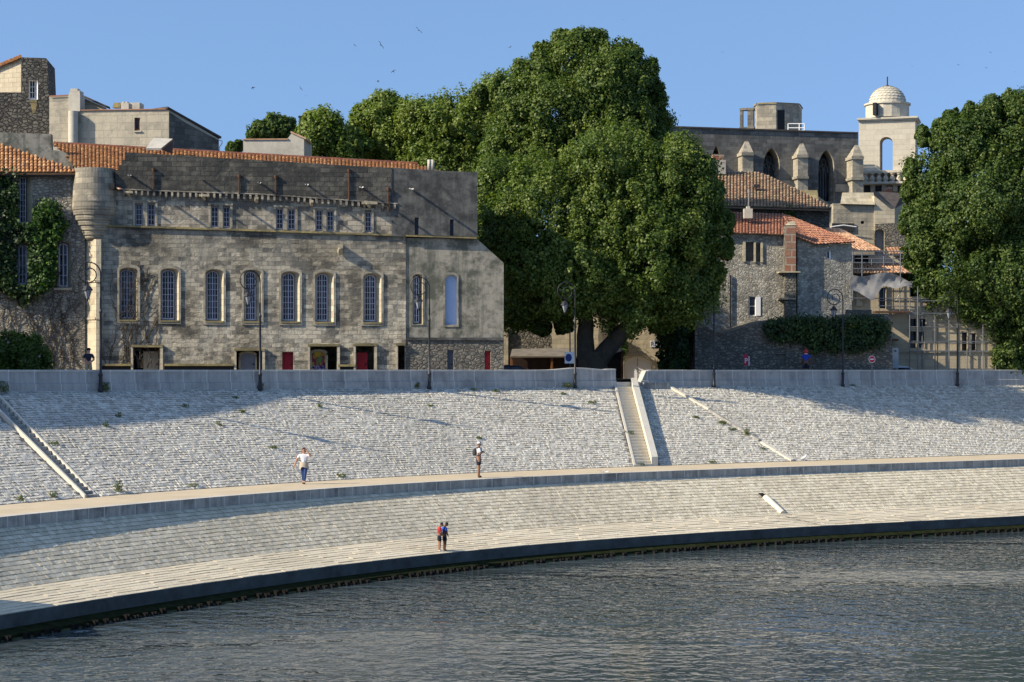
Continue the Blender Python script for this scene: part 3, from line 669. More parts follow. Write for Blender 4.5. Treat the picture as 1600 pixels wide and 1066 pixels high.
# stepped ramp at the water: shallow courses
mb = MB(); strip(mb, lower_by(C_be, .05), lower_by(C_ed, .05), 1)
courses(mb, C_be, C_ed, S0, S1, 9, .7, 1.5, .012, .012, .005, .03, .006, .006, 0)
C_e2 = curve(d_ed-.02, Zed)
tag(mb.build('water_ramp', ['ramp', 'joint_low']), kind='structure')
mb = MB(); strip(mb, up(C_ed, .0), C_eb)
tag(mb.build('quay_wall', 'wet'), 'dark wet quay wall running along the edge of the water', 'quay wall')
mb = MB(); strip(mb, C_eb, C_lg); strip(mb, C_lg, lower_by(C_lg, .8))
tag(mb.build('mossy_ledge', 'moss'), kind='structure')

# ---- sheet piles in the water at the foot of the ledge
proto = None; s = s_of_px(C_lg, -10); k = 0
s_end = s_of_px(C_lg, 1640)
while s < s_end:
    p = cpt(C_lg, s)+nrm_at(s)*.12; t = tan_at(s); n = nrm_at(s)
    if proto is None:
        m_ = MB(); h = .26
        for q in (-1, 1): m_.cbox((q*.075, 0, -.25), .07, .14, .5+h, 0)
        m_.cbox((0, .05, -.28), .2, .05, .44+h, 0)
        proto = m_.build('pile_stub', 'pile', origin=(0, 0, 0)); o = proto
    else:
        o = proto.copy(); COL.objects.link(o)
    o.location = (p.x, p.y, Zwat+.02+random.uniform(-.04, .05)); o.rotation_euler = (0, 0, math.atan2(t.y, t.x)+random.uniform(-.15, .15))
    o.scale = (random.uniform(.8, 1.15), 1, 1)
    tag(o, 'dark rusted pile stub standing in the water along the mossy quay ledge', 'pile', 'pile stubs along the quay edge')
    s += (.46 if random.random() > .16 else .8)*(1.0 if s > s_of_px(C_lg, 500) else 1.18)*random.uniform(.88, 1.12); k += 1
mb = MB(); strip(mb, curve(d_ed+.60, Zwat+.06), curve(d_ed+.61, Zwat-.5))
tag(mb.build('pile_sheeting', 'pile_face'), 'low algae-green sheeting behind the row of pile stubs at the waterline', 'sheet piling')

# ---- water and land
mb = MB(); mb.face([(-900, -300, Zwat), (900, -300, Zwat), (900, 150, Zwat), (-900, 150, Zwat)])
tag(mb.build('river', 'water'), kind='structure')
ZS, ZR = -.55, -1.15
mb = MB(); C_pb = curve(d_par-.45, ZS); strip(mb, C_pb, curve(d_par-3.0, ZS)); strip(mb, curve(d_par-3.0, ZS), curve(d_par-3.02, ZR))
tag(mb.build('pavement', 'pave'), kind='structure')
mb = MB(); strip(mb, curve(d_par-3.0, ZR), curve(d_par-9.5, ZR)); tag(mb.build('road', 'asphalt'), kind='structure')
mb = MB(); A = curve(d_par-3.2, ZR-.01); i0, i1 = 0, len(SG)-1
mb.grid([[tuple(A[i]), (A[i][0]-2000*0+ (A[i][0])*6, 3000, ZR-.01)] for i in range(0, len(SG), 6)])
mb.face([tuple(A[0]), (A[0][0]*7, 3000, ZR-.01), (-3000, 3000, ZR-.01), (-3000, A[0][1]-40, ZR-.01)])
mb.face([tuple(A[-1]), (3000, A[-1][1], ZR-.01), (3000, 3000, ZR-.01), (A[-1][0]*7, 3000, ZR-.01)])
tag(mb.build('ground', 'earth'), kind='structure')

# ---- parapet walls, left and right of the middle staircase
def parapet(name, sa, sb, label, bulge=None, round0=False, round1=False):
    st = thing(name, label, 'wall', cpt(C_par, (sa+sb)/2)); ss = list(np.arange(sa, sb, .35))+[sb]
    def ring(s, zt):
        p = cpt(C_par, s); n = nrm_at(s); f = Vector((p.x, p.y, 0))
        return [f+n*.10+Vector((0, 0, Zp-.15)), f+n*.10+Vector((0, 0, -.66)), f+n*.02+Vector((0, 0, -.63)), f+n*.0+Vector((0, 0, zt-.10)), f-n*.42+Vector((0, 0, zt-.10)), f-n*.42+Vector((0, 0, -.6))]
    def zt(s):
        z = 0.0
        if bulge: z += sum(a*math.exp(-((s-c)/w)**2) for c, w, a in bulge)
        if round0: z -= .75*max(0, 1-(s-sa)/.5)**2.2
        if round1: z -= .75*max(0, 1-(sb-s)/.5)**2.2
        return z
    m = MB(); P = [ring(s, zt(s)) for s in ss]; L = [0, .5, .58, 1.1, 1.5, 2.1]
    m.grid([r for r in P], [[(s, l) for l in L] for s in ss])
    m.face(P[0][::-1]); m.face(P[-1]); m.build('wall_body', 'parapet', st)
    m = MB(); Q = []
    for s in ss:
        p = cpt(C_par, s); n = nrm_at(s); f = Vector((p.x, p.y, 0)); z = zt(s)
        Q.append([f+n*.03+Vector((0, 0, z-.10)), f+n*.03+Vector((0, 0, z-.02)), f+n*.01+Vector((0, 0, z)), f-n*.43+Vector((0, 0, z)), f-n*.45+Vector((0, 0, z-.1))])
    m.grid(Q, [[(s, l) for l in (0, .08, .1, .55, .65)] for s in ss]); m.face(Q[0][::-1]); m.face(Q[-1]); m.build('coping', 'coping', st)
sL0, sL1, sR0 = S0, s_of_px(C_par, 962), s_of_px(C_par, 1001)
sb_ = s_of_px(C_par, 905); sb2 = s_of_px(C_par, 957)
parapet('parapet_wall', sL0, sL1, 'long stone parapet in front of the old facade, humped near its right end by the stair gap', bulge=[(sb_, 1.3, .13), (sb2, .35, .07)])
parapet('parapet_wall', sR0, S1, 'long stone parapet right of the stair gap, running below the ivy hedge', round0=True)

# ---- staircases
def stair(name, label, st, n, kl, kr, hl, hr, kmat, tmat, sink=0.0):
    rt = thing(name, label, 'staircase', cpt(C_wb, (st['c']+st['d'])/2))
    def pt(e, t): return cpt(C_par, st[e[0]]).lerp(cpt(C_wb, st[e[1]]), t)
    m = MB(); A0, A1, B0, B1 = cpt(C_par, st['a']), cpt(C_wb, st['c']), cpt(C_par, st['b']), cpt(C_wb, st['d'])
    ax = (B1-A1).normalized(); w0 = kl; z = Vector((0, 0, 1))
    for i in range(n):
        t0, t1 = i/n, (i+1)/n
        a0, a1 = A0.lerp(A1, t0), A0.lerp(A1, t1); b0, b1 = B0.lerp(B1, t0), B0.lerp(B1, t1)
        d = (b0-a0).normalized(); a0 = a0+d*kl; a1 = a1+d*kl; b0 = b0-d*kr; b1 = b1-d*kr
        zt = a0.z-(A0.z-A1.z)/n*.15-sink*min(1, (n-i)/4)
        F0, F1, G0, G1 = [Vector((p.x, p.y, zt)) for p in (a0, b0, a1, b1)]
        lo = [Vector((p.x, p.y, a1.z-.08-sink*min(1, (n-i-1)/4))) for p in (a1, b1)]
        m.face([G0, G1, F1, F0]); m.face([lo[0], lo[1], G1, G0])
    m.build('steps', tmat, rt)
    for e0, e1, w, h, sd in ((A0, A1, kl, hl, 1), (B0, B1, kr, hr, -1)):
        m = MB(); d = (B0-A0).normalized()*sd
        up0, dn = z*h, z*-(.25+sink*1.6)
        q = [e0, e0+d*w, e1+d*w, e1]
        T_ = [p+up0 for p in q]; Bm = [p+dn for p in q]
        if (T_[1]-T_[0]).cross(T_[2]-T_[0]).z < 0: T_, Bm = T_[::-1], Bm[::-1]
        m.face(T_); [m.face([T_[i], Bm[i], Bm[(i+1) % 4], T_[(i+1) % 4]]) for i in range(4)]
        m.build('side_kerb', kmat, rt)
stair('staircase', 'narrow shaded stone staircase climbing the slope at the far left between two pale kerbs', st1, 24, .09, .10, .13, .03, 'white_stone', 'kerb', .16)
stair('staircase', 'sunlit stone staircase rising to the gap in the parapet, white wall on its right', st2, 27, .14, .42, .10, .5, 'white_stone', 'stairstone')
# landing blocks at the head of the middle stair
m = MB(); a = cpt(C_par, st2['a']+.1); b = cpt(C_par, sR0-.05); n = nrm_at(st2['a'])
m.box(a+n*.06+Vector((0, 0, -.25)), (b-a), -n*1.6, Vector((0, 0, .5)))
tag(m.build('stair_landing', 'white_stone', origin=a), 'flat stone landing at the head of the sunlit staircase, in the parapet gap', 'landing')
m = MB(); a = cpt(C_par, sR0); b = cpt(C_par, s_of_px(C_par, 1041))
m.box(a+n*.35+Vector((0, 0, -.2)), (b-a), -n*.3, Vector((0, 0, .42)))
tag(m.build('base_block', 'kerb', origin=a), 'grey stone block at the foot of the right parapet beside the staircase', 'stone block')

# ---- ray casts on the built slopes
def bvh_of(CA, CB):
    V = []; Fc = []
    for i in range(len(SG)):
        V.append(tuple(CA[i])); V.append(tuple(CB[i]))
        if i: Fc.append((2*i-2, 2*i-1, 2*i+1, 2*i))
    return BVHTree.FromPolygons(V, Fc)
B_up, B_walk, B_low, B_ramp = bvh_of(C_par, C_wb), bvh_of(C_wb, C_K), bvh_of(C_kb, C_be), bvh_of(C_be, C_ed)
def hit(B, px, py):
    for k in range(40):
        h = B.ray_cast(Vector((0, 0, 0)), Vector(((px-800)/F, 1, (HY-py-k*.5)/F)).normalized(), 400)
        if h[0] is not None: return h[0], h[1]
        h = B.ray_cast(Vector((0, 0, 0)), Vector(((px-800)/F, 1, (HY-py+k*.5)/F)).normalized(), 400)
        if h[0] is not None: return h[0], h[1]
    raise ValueError((px, py))

# ---- diagonal kerb line on the right part of the slope
def slope_kerb(p0, p1, w, h, mat, label):
    a, na = hit(B_up, *p0); b, nb = hit(B_up, *p1); n = na if na.z > 0 else -na
    d = (b-a).normalized(); x = d.cross(n).normalized()*w; m = MB(); L = (b-a).length; N = max(2, int(L/1.3))
    for i in range(N):
        q0, q1 = a.lerp(b, i/N), a.lerp(b, (i+.985)/N); j = n*random.uniform(-.012, .012)
        m.box(q0-x/2-n*.1+j, q1-q0, x, n*(h+.1))
    tag(m.build('slope_kerb', mat, origin=a), label, 'kerb', 'broken kerb line running down the slope')
slope_kerb((1041, 596), (1108, 641), .2, .13, 'stairstone', 'upper length of the slanting stone kerb, starting at the parapet right of the staircase')
slope_kerb((1108, 643), (1186, 690), .18, .14, 'kerb', 'low middle length of the slanting kerb, beside weeds on the slope')
slope_kerb((1190, 692), (1238, 721), .30, .12, 'white_stone', 'smooth white lower length of the slanting kerb, ending at the sandy walkway')

# ---- drain chute on the lower slope
a, na = hit(B_low, 1196, 779); b, nb = hit(B_low, 1223, 804); n = na if na.z > 0 else -na; d = (b-a).normalized(); x = d.cross(n).normalized()
rt = thing('drain_chute', 'white half-round drain chute with a dark mouth on the lower slope', 'drain', a)
m = MB(); P = []
for i in range(9):
    an = math.pi*i/8; o_ = x*(.2*math.cos(an))+n*(.2*math.sin(an)+.03); P.append([a+o_, b+o_*.8])
m.grid(P, None, 0, False); P2 = [[p[0]-n*.25, p[1]-n*.25] for p in P]; m.face([p[1] for p in P]); m.build('chute', 'stairstone', rt)
m = MB(); m.face([a+x*.17-d*.01+n*.02, a-x*.17-d*.01+n*.02, a-x*.15+n*.2-d*.01, a+x*.15+n*.2-d*.01]); m.box(a+x*.2+n*.075-d*.45, d*.44, -x*.3, n*.02); m.build('mouth', 'black', rt)
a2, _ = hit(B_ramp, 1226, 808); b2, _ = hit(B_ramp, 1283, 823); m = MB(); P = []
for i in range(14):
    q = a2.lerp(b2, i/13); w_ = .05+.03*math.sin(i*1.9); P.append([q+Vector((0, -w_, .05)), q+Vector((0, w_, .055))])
m.grid(P); m.build('dark_strip', 'joint_low', rt)  # thin dark strip laid on the ramp below the chute

# ---- street lamps against the parapet
LAMPH = 6.2
def make_lamp():
    rt = thing('street_lamp', 'x', 'street lamp')
    m = MB(); m.lathe((0, 0, 0), [(.0, 0), (.13, 0), (.13, .12), (.088, .16), (.088, .75), (.11, .78), (.11, .86), (.062, .92), (.058, 3.75), (.08, 3.78), (.08, 3.86), (.05, 3.9), (.046, 4.5), (.03, 4.55)], 10)
    m.build('pole', 'iron', rt)
    m = MB(); pts = [(0, 0, 4.5), (0, 0, 5.2), (0, 0, 5.63)]; R0 = .55
    for i in range(1, 40):
        a = i/39*math.pi*3.35; r = R0*(1-.80*max(0, a-math.pi*.75)/(math.pi*2.6)); cx, cz = -R0, 5.63
        pts.append((cx+r*math.cos(a), 0, cz+r*math.sin(a)))
    m.tube(pts, [.034]*6+[.027]*(len(pts)-6), 6); m.build('crook', 'iron', rt)
    hx, hz = -.62, 5.28
    m = MB(); m.tube([(hx, 0, hz), (hx, 0, hz-.14)], .02, 5)
    m.lathe((hx, 0, hz-.14), [(.0, 0), (.07, -.02), (.05, -.06), (.13, -.1), (.25, -.26), (.26, -.3), (.2, -.3)][::-1], 6, 0, False)
    lr = m.build('lantern', 'iron', rt)
    m = MB(); m.lathe((hx, 0, hz-.44), [(.055, -.42), (.19, .0)], 6, 0, False); m.build('lantern_glass', 'lampglass', lr)
    m = MB()
    for i in range(6):
        a = 2*math.pi*i/6; c = Vector((math.cos(a), math.sin(a), 0)); m.tube([Vector((hx, 0, hz-.44))+c*.195, Vector((hx, 0, hz-.86))+c*.06], .012, 4)
    m.lathe((hx, 0, hz-.86), [(0, -.1), (.03, -.06), (.065, 0)], 6); m.build('lantern_cage', 'iron', lr)
    m = MB(); m.cbox((0, -.02, .45), .05, .3, .05); m.build('wall_clamp', 'iron', rt)
    return rt
lamp0 = make_lamp()
lamp_lbl = ['dark street lamp with scroll crook at the far left, rising beside the turret',
            'scroll-crook street lamp in front of the fourth tall arched window of the facade',
            'scroll-crook street lamp in front of the stained plaster end of the long facade',
            'scroll-crook street lamp before the big tree trunk, next to the square no-parking sign',
            'scroll-crook street lamp before the house corner, between the big tree and the red parking sign',
            'scroll-crook street lamp before the ivy hedge with its lantern clear above the leaves',
            'rightmost scroll-crook street lamp, in front of the sunlit beige building under scaffolding']
for i, px in enumerate((152, 402, 667, 895, 1112, 1313, 1492)):
    o = lamp0 if i == 0 else copy_tree(lamp0); s = s_of_px(C_par, px); p = cpt(C_par, s)+nrm_at(s)*.24
    o.location = (p.x, p.y, Zp-.08); t = tan_at(s); o.rotation_euler = (0, 0, math.atan2(t.y, t.x)*.45)
    o['label'] = lamp_lbl[i]; o['group'] = 'scroll-crook street lamps along the parapet'

# ---- neighbouring gabled house further up the quay: outside the frame, its gable shades the left end of the slope
A_, D_ = hit(B_up, 100, 662)[0], hit(B_up, 453, 612)[0]
gA, gD = A_-Ld*24, D_-Ld*27
nh = thing('unseen_neighbour_house', 'unseen gabled stone house left of the picture, shading the left end of the slope', 'building', Vector((gA.x, gA.y, ZR)))
dv = Vector((gD.x-gA.x, gD.y-gA.y, 0)); un = dv.normalized(); qn = Vector((-un.y, un.x, 0)); eD = gD+(gD-gA)*.0; far = Vector((gD.x, gD.y, 0))+un*5.0; nr = Vector((gA.x, gA.y, 0))-un*4
m = MB(); z2 = gA.z-4*(gD.z-gA.z)/dv.length
pr = [(nr, ZR), (far, ZR), (far, gD.z-4.5), (Vector((gD.x, gD.y, 0)), gD.z), (nr, z2)]
f3 = [Vector((p.x, p.y, z)) for p, z in pr]; b3 = [p+qn*9 for p in f3]
m.face(f3); m.face(b3[::-1]); [m.face([f3[i], b3[i], b3[(i+1) % 5], f3[(i+1) % 5]]) for i in (0, 1, 4)]; m.build('wall', 'leftwall', nh)
m = MB(); [m.box(f3[i]-qn*.2, f3[i+1]-f3[i], qn*9.4, Vector((0, 0, .15))) for i in (2, 3)]; m.build('roof', 'tile_red', nh)

# ---- unseen pylon added left of the frame to cast shadow on the ramp corner
pu = hit(B_ramp, 6, 940)[0]; lh_ = Vector((Ld.x, Ld.y, 0)).normalized(); sd_ = Vector((lh_.y, -lh_.x, 0)); q = pu-lh_*4.2
py_ = thing('shadow_pylon', 'squat stone pylon added out of view, left of the picture, to shade the ramp corner', 'pylon', Vector((q.x, q.y, Zed)))
m = MB(); q0 = Vector((q.x, q.y, Zwat-1)); m.box(q0-lh_*1.6, lh_*1.6, sd_*2.2, Vector((0, 0, 5.0))); m.build('shaft', 'cream', py_)
m = MB(); m.box(q0-lh_*1.75-sd_*.15+Vector((0, 0, 5.0)), lh_*1.9, sd_*2.5, Vector((0, 0, .4))); m.build('cap', 'trim', py_)
# ================================================================== the old priory facade (museum)
TH = 5.0
PF = Plane(190, 110.6, TH)
mus = thing('stone_facade_building', 'long weathered stone building with tall arched windows, corner turret and a tiled roof strip', 'building', PF.at(6, ZR))
GY = 612   # picture row safely below the parapet top: wall feet
def yc(x): return 352.5+(x-185)*.033          # string course
def ycb(x): return float(np.interp(x, [185, 251, 405, 620, 640], [297, 300, 305, 320, 321]))   # corbel row
tallw = [(188.5, 208.5, 214.7, 421, 498), (252.7, 272.3, 278.5, 422, 499), (322.9, 341, 348.5, 423.5, 500), (383, 399.3, 407.5, 424.5, 500.5),
         (441.3, 459.5, 467.5, 427, 501), (494.3, 511.7, 520.5, 428, 501.5), (569.5, 586.5, 595, 429.5, 502)]
pairs = [(212, 222.5, 318.5, 352), (231, 241.5, 319, 352.5), (330, 341, 323, 354.5), (348.8, 358.8, 324, 355), (432, 442, 326.5, 358), (450, 460.5, 327.5, 358.5),
         (493.5, 503.5, 329, 360), (511, 521, 330, 360.5), (570.5, 579.5, 331.5, 362)]
# lower wall: string course down to ground, with door recesses
op = []
for a, b, c, t, y in tallw: op.append((arch(a-2.2, c+.8, t-3, y+2.5, 6), arch(a-.2, b+.4, t-.4, y+.6, 7), .5))
doors = [(209, 249.5, 543.5, 1.1), (369.5, 411, 548.5, .9), (441, 458.5, 550, .45), (485.5, 527, 541.5, .9), (557, 585, 541, .8), (621.5, 632.5, 540.5, .8)]
for x0, x1, y0, d in doors: op.append((rect(x0, y0, x1, GY), rect(x0, y0, x1-(1.5 if x1-x0 > 20 else .5), GY), d))
m = MB()
wall(m, PF, [(150, GY+4), (634, GY+4), (634, yc(634)), (150, yc(150))], op, 4, 0, 0, 1)
# upper storey between string course and corbel table
op = [(rect(a-.8, t-.8, b+.8, y+1), rect(a-.4, t-.4, b+.2, y+.6), .35) for a, b, t, y in pairs]
m.face; mw = m
wall(mw, PF, [(150, yc(150)), (620, yc(620)), (620, ycb(620)), (405, ycb(405)), (251, ycb(251)), (150, 296)], op, 4, 0, 2, 1)
# parapet band above the corbels, slightly proud
wall(mw, PF, [(181, ycb(181)), (251, ycb(251)), (405, ycb(405)), (620, ycb(620)), (612, ycb(620)), (612, 262.5), (540, 258.5), (400, 250), (270, 242.5), (199, 238), (195, 238), (195, 250), (190.5, 250), (190.5, 258), (185.5, 258), (185.5, 266), (180, 266)], [], 1.4, .24, 3)
mw.build('stone_wall', ['facade', 'cream', 'facade_mid', 'facade_up'], mus)
m = MB()
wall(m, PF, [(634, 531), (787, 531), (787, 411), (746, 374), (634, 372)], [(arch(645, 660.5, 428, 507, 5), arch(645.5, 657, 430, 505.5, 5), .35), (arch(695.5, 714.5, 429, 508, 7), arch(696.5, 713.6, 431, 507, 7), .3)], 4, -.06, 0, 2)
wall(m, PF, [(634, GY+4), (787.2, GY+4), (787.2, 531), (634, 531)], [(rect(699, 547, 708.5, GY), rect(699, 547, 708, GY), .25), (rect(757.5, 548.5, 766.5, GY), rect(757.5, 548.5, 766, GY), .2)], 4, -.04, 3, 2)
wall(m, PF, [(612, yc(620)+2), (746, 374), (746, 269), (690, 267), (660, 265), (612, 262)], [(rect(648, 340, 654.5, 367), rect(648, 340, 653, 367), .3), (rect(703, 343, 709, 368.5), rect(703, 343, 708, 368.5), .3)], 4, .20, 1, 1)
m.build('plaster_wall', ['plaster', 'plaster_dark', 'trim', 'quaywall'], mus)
m = MB()   # dark panes of the two slits, and seam strip
pbox(m, PF, 648, 340, 654, 367, -.18, -.12); pbox(m, PF, 703, 343, 708.5, 368, -.18, -.12); m.build('slit_shutters', 'blue_door', mus)
# string course, plinth ledges, corbel table
m = MB()
for x0, x1 in ((150, 390), (390, 634), (634, 745)):
    ppoly(m, PF, [(x0, yc(x0)+2), (x1, yc(x1)+2), (x1, yc(x1)-.8), (x0, yc(x0)-.8)], .24 if x0 > 600 else .16)
    a0, a1 = PF.P(x0, yc(x0)-.8, .16), PF.P(x1, yc(x1)-.8, .16); b0, b1 = PF.P(x0, yc(x0)+2, .16), PF.P(x1, yc(x1)+2, .16)
    o_ = .26 if x0 > 600 else .16
    pbox(m, PF, x0, min(yc(x0), yc(x1))-.6, x1, max(yc(x0), yc(x1))+1.0, 0, o_-.01) if False else None
    q = [PF.P(x0, yc(x0)-.8, o_), PF.P(x1, yc(x1)-.8, o_)]; m.face([q[0], q[1], q[1]-PF.n*.4, q[0]-PF.n*.4])
    q = [PF.P(x0, yc(x0)+2, o_), PF.P(x1, yc(x1)+2, o_)]; m.face([q[1], q[0], q[0]-PF.n*.4, q[1]-PF.n*.4])
m.build('string_course', 'lichen', mus)
m = MB()
for x0, x1, y in ((154, 204.5, 568.5), (256.8, 365, 568.5), (528, 555, 569.5)):
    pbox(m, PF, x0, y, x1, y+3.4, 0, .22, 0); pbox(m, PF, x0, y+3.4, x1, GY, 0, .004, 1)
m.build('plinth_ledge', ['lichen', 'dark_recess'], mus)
m = MB(); x = 192.0
while x < 622:
    y = ycb(x); pbox(m, PF, x, y-1.2, x+3.4, y+6.5, 0, .26); pbox(m, PF, x+.5, y+6.4, x+2.9, y+9.2, 0, .13)
    pbox(m, PF, x-3, y-2.6, x+6.6, y-1.0, 0, .275)
    x += 9.4
m.build('corbel_table', 'facade_mid', mus)
# window surrounds as mouldings + windows
def surround(w, pl, fo, fi, mat='surround', pr=.07, off=0.0):
    m = MB(); n = len(fo)
    for i in range(n):
        a, b, c, d = fo[i], fo[(i+1) % n], fi[(i+1) % n], fi[i]
        A = [pl.P(*q, off+pr) for q in (a, b, c, d)]; B = [pl.P(*q, off) for q in (a, b, c, d)]
        m.face(A); m.face([B[1], B[0], A[0], A[1]][::-1]); m.face([A[2], A[3], B[3], B[2]][::-1])
    return m.build('surround', mat, w)
for i, (a, b, c, t, y) in enumerate(tallw):
    w = window(mus, PF, -.42, a, b, t, y, 6.5, 4, 8, fw=1.35, bw=.7, midw=1.2)
    surround(w, PF, arch(a-5.2, c+4.2, t-7.5, y+7.2, 7.5), arch(a-2.2, c+.8, t-3, y+2.5, 6), 'surround', .07)
    g = MB(); pbox(g, PF, a-2.2, y+1.6, c+.8, y+4.2, 0, .10); g.build('sill', 'lichen', w)
for i, (a, b, t, y) in enumerate(pairs):
    w = window(mus, PF, -.27, a, b, t, y, 0, 2, 4, fw=1.1, bw=.7, mull=False)
    g = MB()
    for x0, x1 in ((a-4.2, a-.8), (b+.8, b+4.4)): pbox(g, PF, x0, t-3, x1, y+1, 0, .05+(i % 2)*.012)
    pbox(g, PF, a-5, t-6, b+5, t-3.2, 0, .085+(i % 2)*.012); g.build('surround', 'surround', w)
w = window(mus, PF, -.36, 646.2, 655, 431.5, 504.5, 4.5, 2, 7, fw=1.2, bw=.7)
surround(w, PF, arch(641.5, 663.5, 425.5, 508.5, 6), arch(645, 660.5, 428, 507, 5), 'plaster', .05, -.06)
m = MB(); ppoly(m, PF, arch(696, 714, 430, 507.5, 7), -.27); bp = m.build('blind_window', 'blue_panel', mus); bp['label'] = 'blind arched window closed by a pale blue panel'
surround(bp, PF, arch(692.8, 717, 425.5, 511, 7), arch(695.5, 714.5, 429, 508, 7), 'plaster', .05, -.06)
# doors
def door(x0, x1, y0, off, mat, label, rise=0, fw=0):
    m = MB(); ppoly(m, PF, arch(x0, x1, y0, GY-2, rise) if rise else rect(x0, y0, x1, GY-2), off)
    for q in np.linspace(x0, x1, 5)[1:-1]: pbox(m, PF, q-.25, y0+rise+1, q+.25, GY-3, off, off+.03)
    d = m.build('door', mat, mus); d['label'] = label
    if fw:
        f = MB(); o_ = off+.05
        if rise:
            A, B = arch(x0-fw, x1+fw, y0-fw, GY-2, rise), arch(x0, x1, y0, GY-2, rise)
            for i in range(2, len(A)-1): ppoly(f, PF, [A[i], A[i+1], B[i+1], B[i]], o_+.1)
        else: pbox(f, PF, x0-fw, y0-fw, x1+fw, y0, off, o_+.1)
        pbox(f, PF, x0-fw, y0+rise, x0, GY-2, off, o_+.1); pbox(f, PF, x1, y0+rise, x1+fw, GY-2, off, o_+.1); f.build('door_frame', 'trim', d)
    g = MB(); g.ball(PF.P(x1-2.2, 569, off+.05), .05, .05, .05, 6, 4); g.build('handle', 'iron', d)
    return d
door(224, 247.5, 549, -.95, 'render_pale', 'walled-up pale doorway in the first recess')
door(376, 398.5, 552, -.8, 'grey_door', 'blue-grey arched door', 5, 3)
door(441.3, 457.6, 550.3, -.40, 'red_door', 'plain red door')
door(487.5, 508.5, 549.5, -.8, 'graffiti', 'red arched door with yellow and green graffiti', 5, 3.5)
door(557.3, 574, 551, -.7, 'red_door', 'red door at the left of a square recess')
door(699.2, 708, 547.4, -.27, 'blue_door', 'grey-blue narrow door with a small top pane')
door(757.8, 766, 548.8, -.24, 'red_door', 'narrow red door in the plaster end')
for x0, x1, y0 in ((204.5, 254.5, 539), (366, 414, 544.5), (481, 531, 537.5), (552.5, 589, 537), (618.5, 633.4, 536.5)):
    m = MB()
    pbox(m, PF, x0, y0, x1, y0+3.6, 0, .2, 1)
    pbox(m, PF, x0, y0+3.6, x0+3.2, GY, 0, .17); 
    if x1 < 630: pbox(m, PF, x1-4.2, y0+3.6, x1, GY, 0, .17)
    m.build('recess_hood', ['cream', 'lichen'], mus)
m = MB(); pbox(m, PF, 634.5, 527.5, 786, 531.5, -.06, .06); m.build('drip_ledge', 'plaster_dark', mus)
# gargoyles, brackets, white spouts
for x0, x1, y0, y1 in ((311.5, 328, 303.5, 311.5), (398, 404.5, 308, 316), (484, 490, 313, 321), (564.5, 590, 315.5, 323.5), (196, 209, 299, 306), (528, 536, 381, 395)):
    m = MB(); a = PF.P((x0+x1)/2, (y0+y1)/2, 0); w_ = (x1-x0)/28; h_ = (y1-y0)/28
    m.box(a-PF.t*w_/2-Vector((0, 0, h_*.1)), PF.t*w_, PF.n*.5, Vector((0, 0, h_*.5)))
    m.tube([a+PF.n*.1-Vector((0, 0, h_*.5)), a+PF.n*.45-PF.t*w_*.1-Vector((0, 0, h_*.25)), a+PF.n*.7-PF.t*w_*.2-Vector((0, 0, h_*.1))], [h_*.35, h_*.28, h_*.12], 7)
    m.build('gargoyle', 'trim', mus)
for x, y in ((203, 272.8), (315, 280), (405, 284.7), (478.5, 287.3), (563.5, 291.5), (641, 294)):
    m = MB(); a = PF.P(x, y, .24); b = a+PF.n*1.15+PF.t*.08-Vector((0, 0, .12)); s_ = PF.t*.06
    P = []
    for k in range(7):
        an = math.pi*k/6; o_ = PF.t*(-.085*math.cos(an))+Vector((0, 0, -.085*math.sin(an))); P.append([a+o_, b+o_])
    m.grid(P, None, 0, True); m.grid([[p[1]*1+Vector((0, 0, .0)), p[0]] for p in P], None, 0, True); m.build('rain_spout', 'zinc', mus)
for x, y0, y1 in ((240, 270, 298), (374, 280, 303), (431, 281, 306), (545.5, 271, 313), (607, 300, 330)):
    m = MB(); m.tube([PF.P(x, y0, .31), PF.P(x, y1, .31)], .05, 6); m.lathe(PF.P(x, y0-1, .31), [(.05, 0), (.11, .12), (.11, .2)], 8); m.build('downpipe', 'rust', mus)
# roof strip behind the wall top
RD = 5.2
def rp(px, py): # ridge points: vertical plane 7.2 m behind
    return PF.P(px, py, -7.2)
e0 = PF.P(100, 267, -.3); e1 = PF.P(668, 267+ (668-100)*.052, -.3)
tile_roof('tiled_roof', mus, PF.P(60, 263, -.3), PF.P(668, 292, -.3), rp(60, 224.3), rp(668, 258.8), 'tile_orange', .23, .36,
          poly=[(84, 225.7), (640, 257.2), (672, 264), (672, 292), (300, 275), (128, 267), (118, 262)], ridge=False)
m = MB()
for i in range(88):
    a = rp(84+i*6.45, 225.9+i*6.45*.0568-.6); b = rp(84+(i+1.1)*6.45, 225.9+(i+1.1)*6.45*.0568-.9); m.tube([a, b], [.17, .14], 8)
m.build('roof_ridge', 'tile_ridge', mus)
m = MB()
for x in (670.5, 676): m.lathe(PF.P(x, 266, -2.0), [(.0, 0), (.10, 0), (.10, .62), (0, .62)], 10)
m.build('vent_pipes', 'render_pale', mus)
# turret on the corner, its corbelled foot and the pilaster below
cx = 149.0; Dt = 110.9
def rr(r): return r*Dt/F
prof = [(r, y) for r, y in ((0, 375.5), (14, 375), (16.5, 372.5), (16.5, 369), (19, 368), (20.5, 364), (20.5, 361.5), (23, 360.5), (24, 356.5), (24, 354), (26.5, 353), (27.5, 349), (27.5, 346), (30, 345),
        (31, 341), (31, 338), (33, 337), (34, 332.5), (34, 330), (35.2, 329), (35.8, 324), (35.2, 319), (35.6, 317.5), (35.0, 312), (34.2, 300), (33, 285), (32, 272), (31.5, 264.6), (0, 264.4))]
m = MB(); tc_ = W(cx, HY, Dt)
m.lathe(tc_, [(rr(r), (HY-y)/F*Dt) for r, y in prof], 40, 0, False)
tr = m.build('turret', 'turret', mus)
g = MB(); a = W(176.5, 291, Dt-rr(32)*.7); g.cbox(a, .22, .3, .34); g.build('turret_loophole', 'dark_recess', tr)
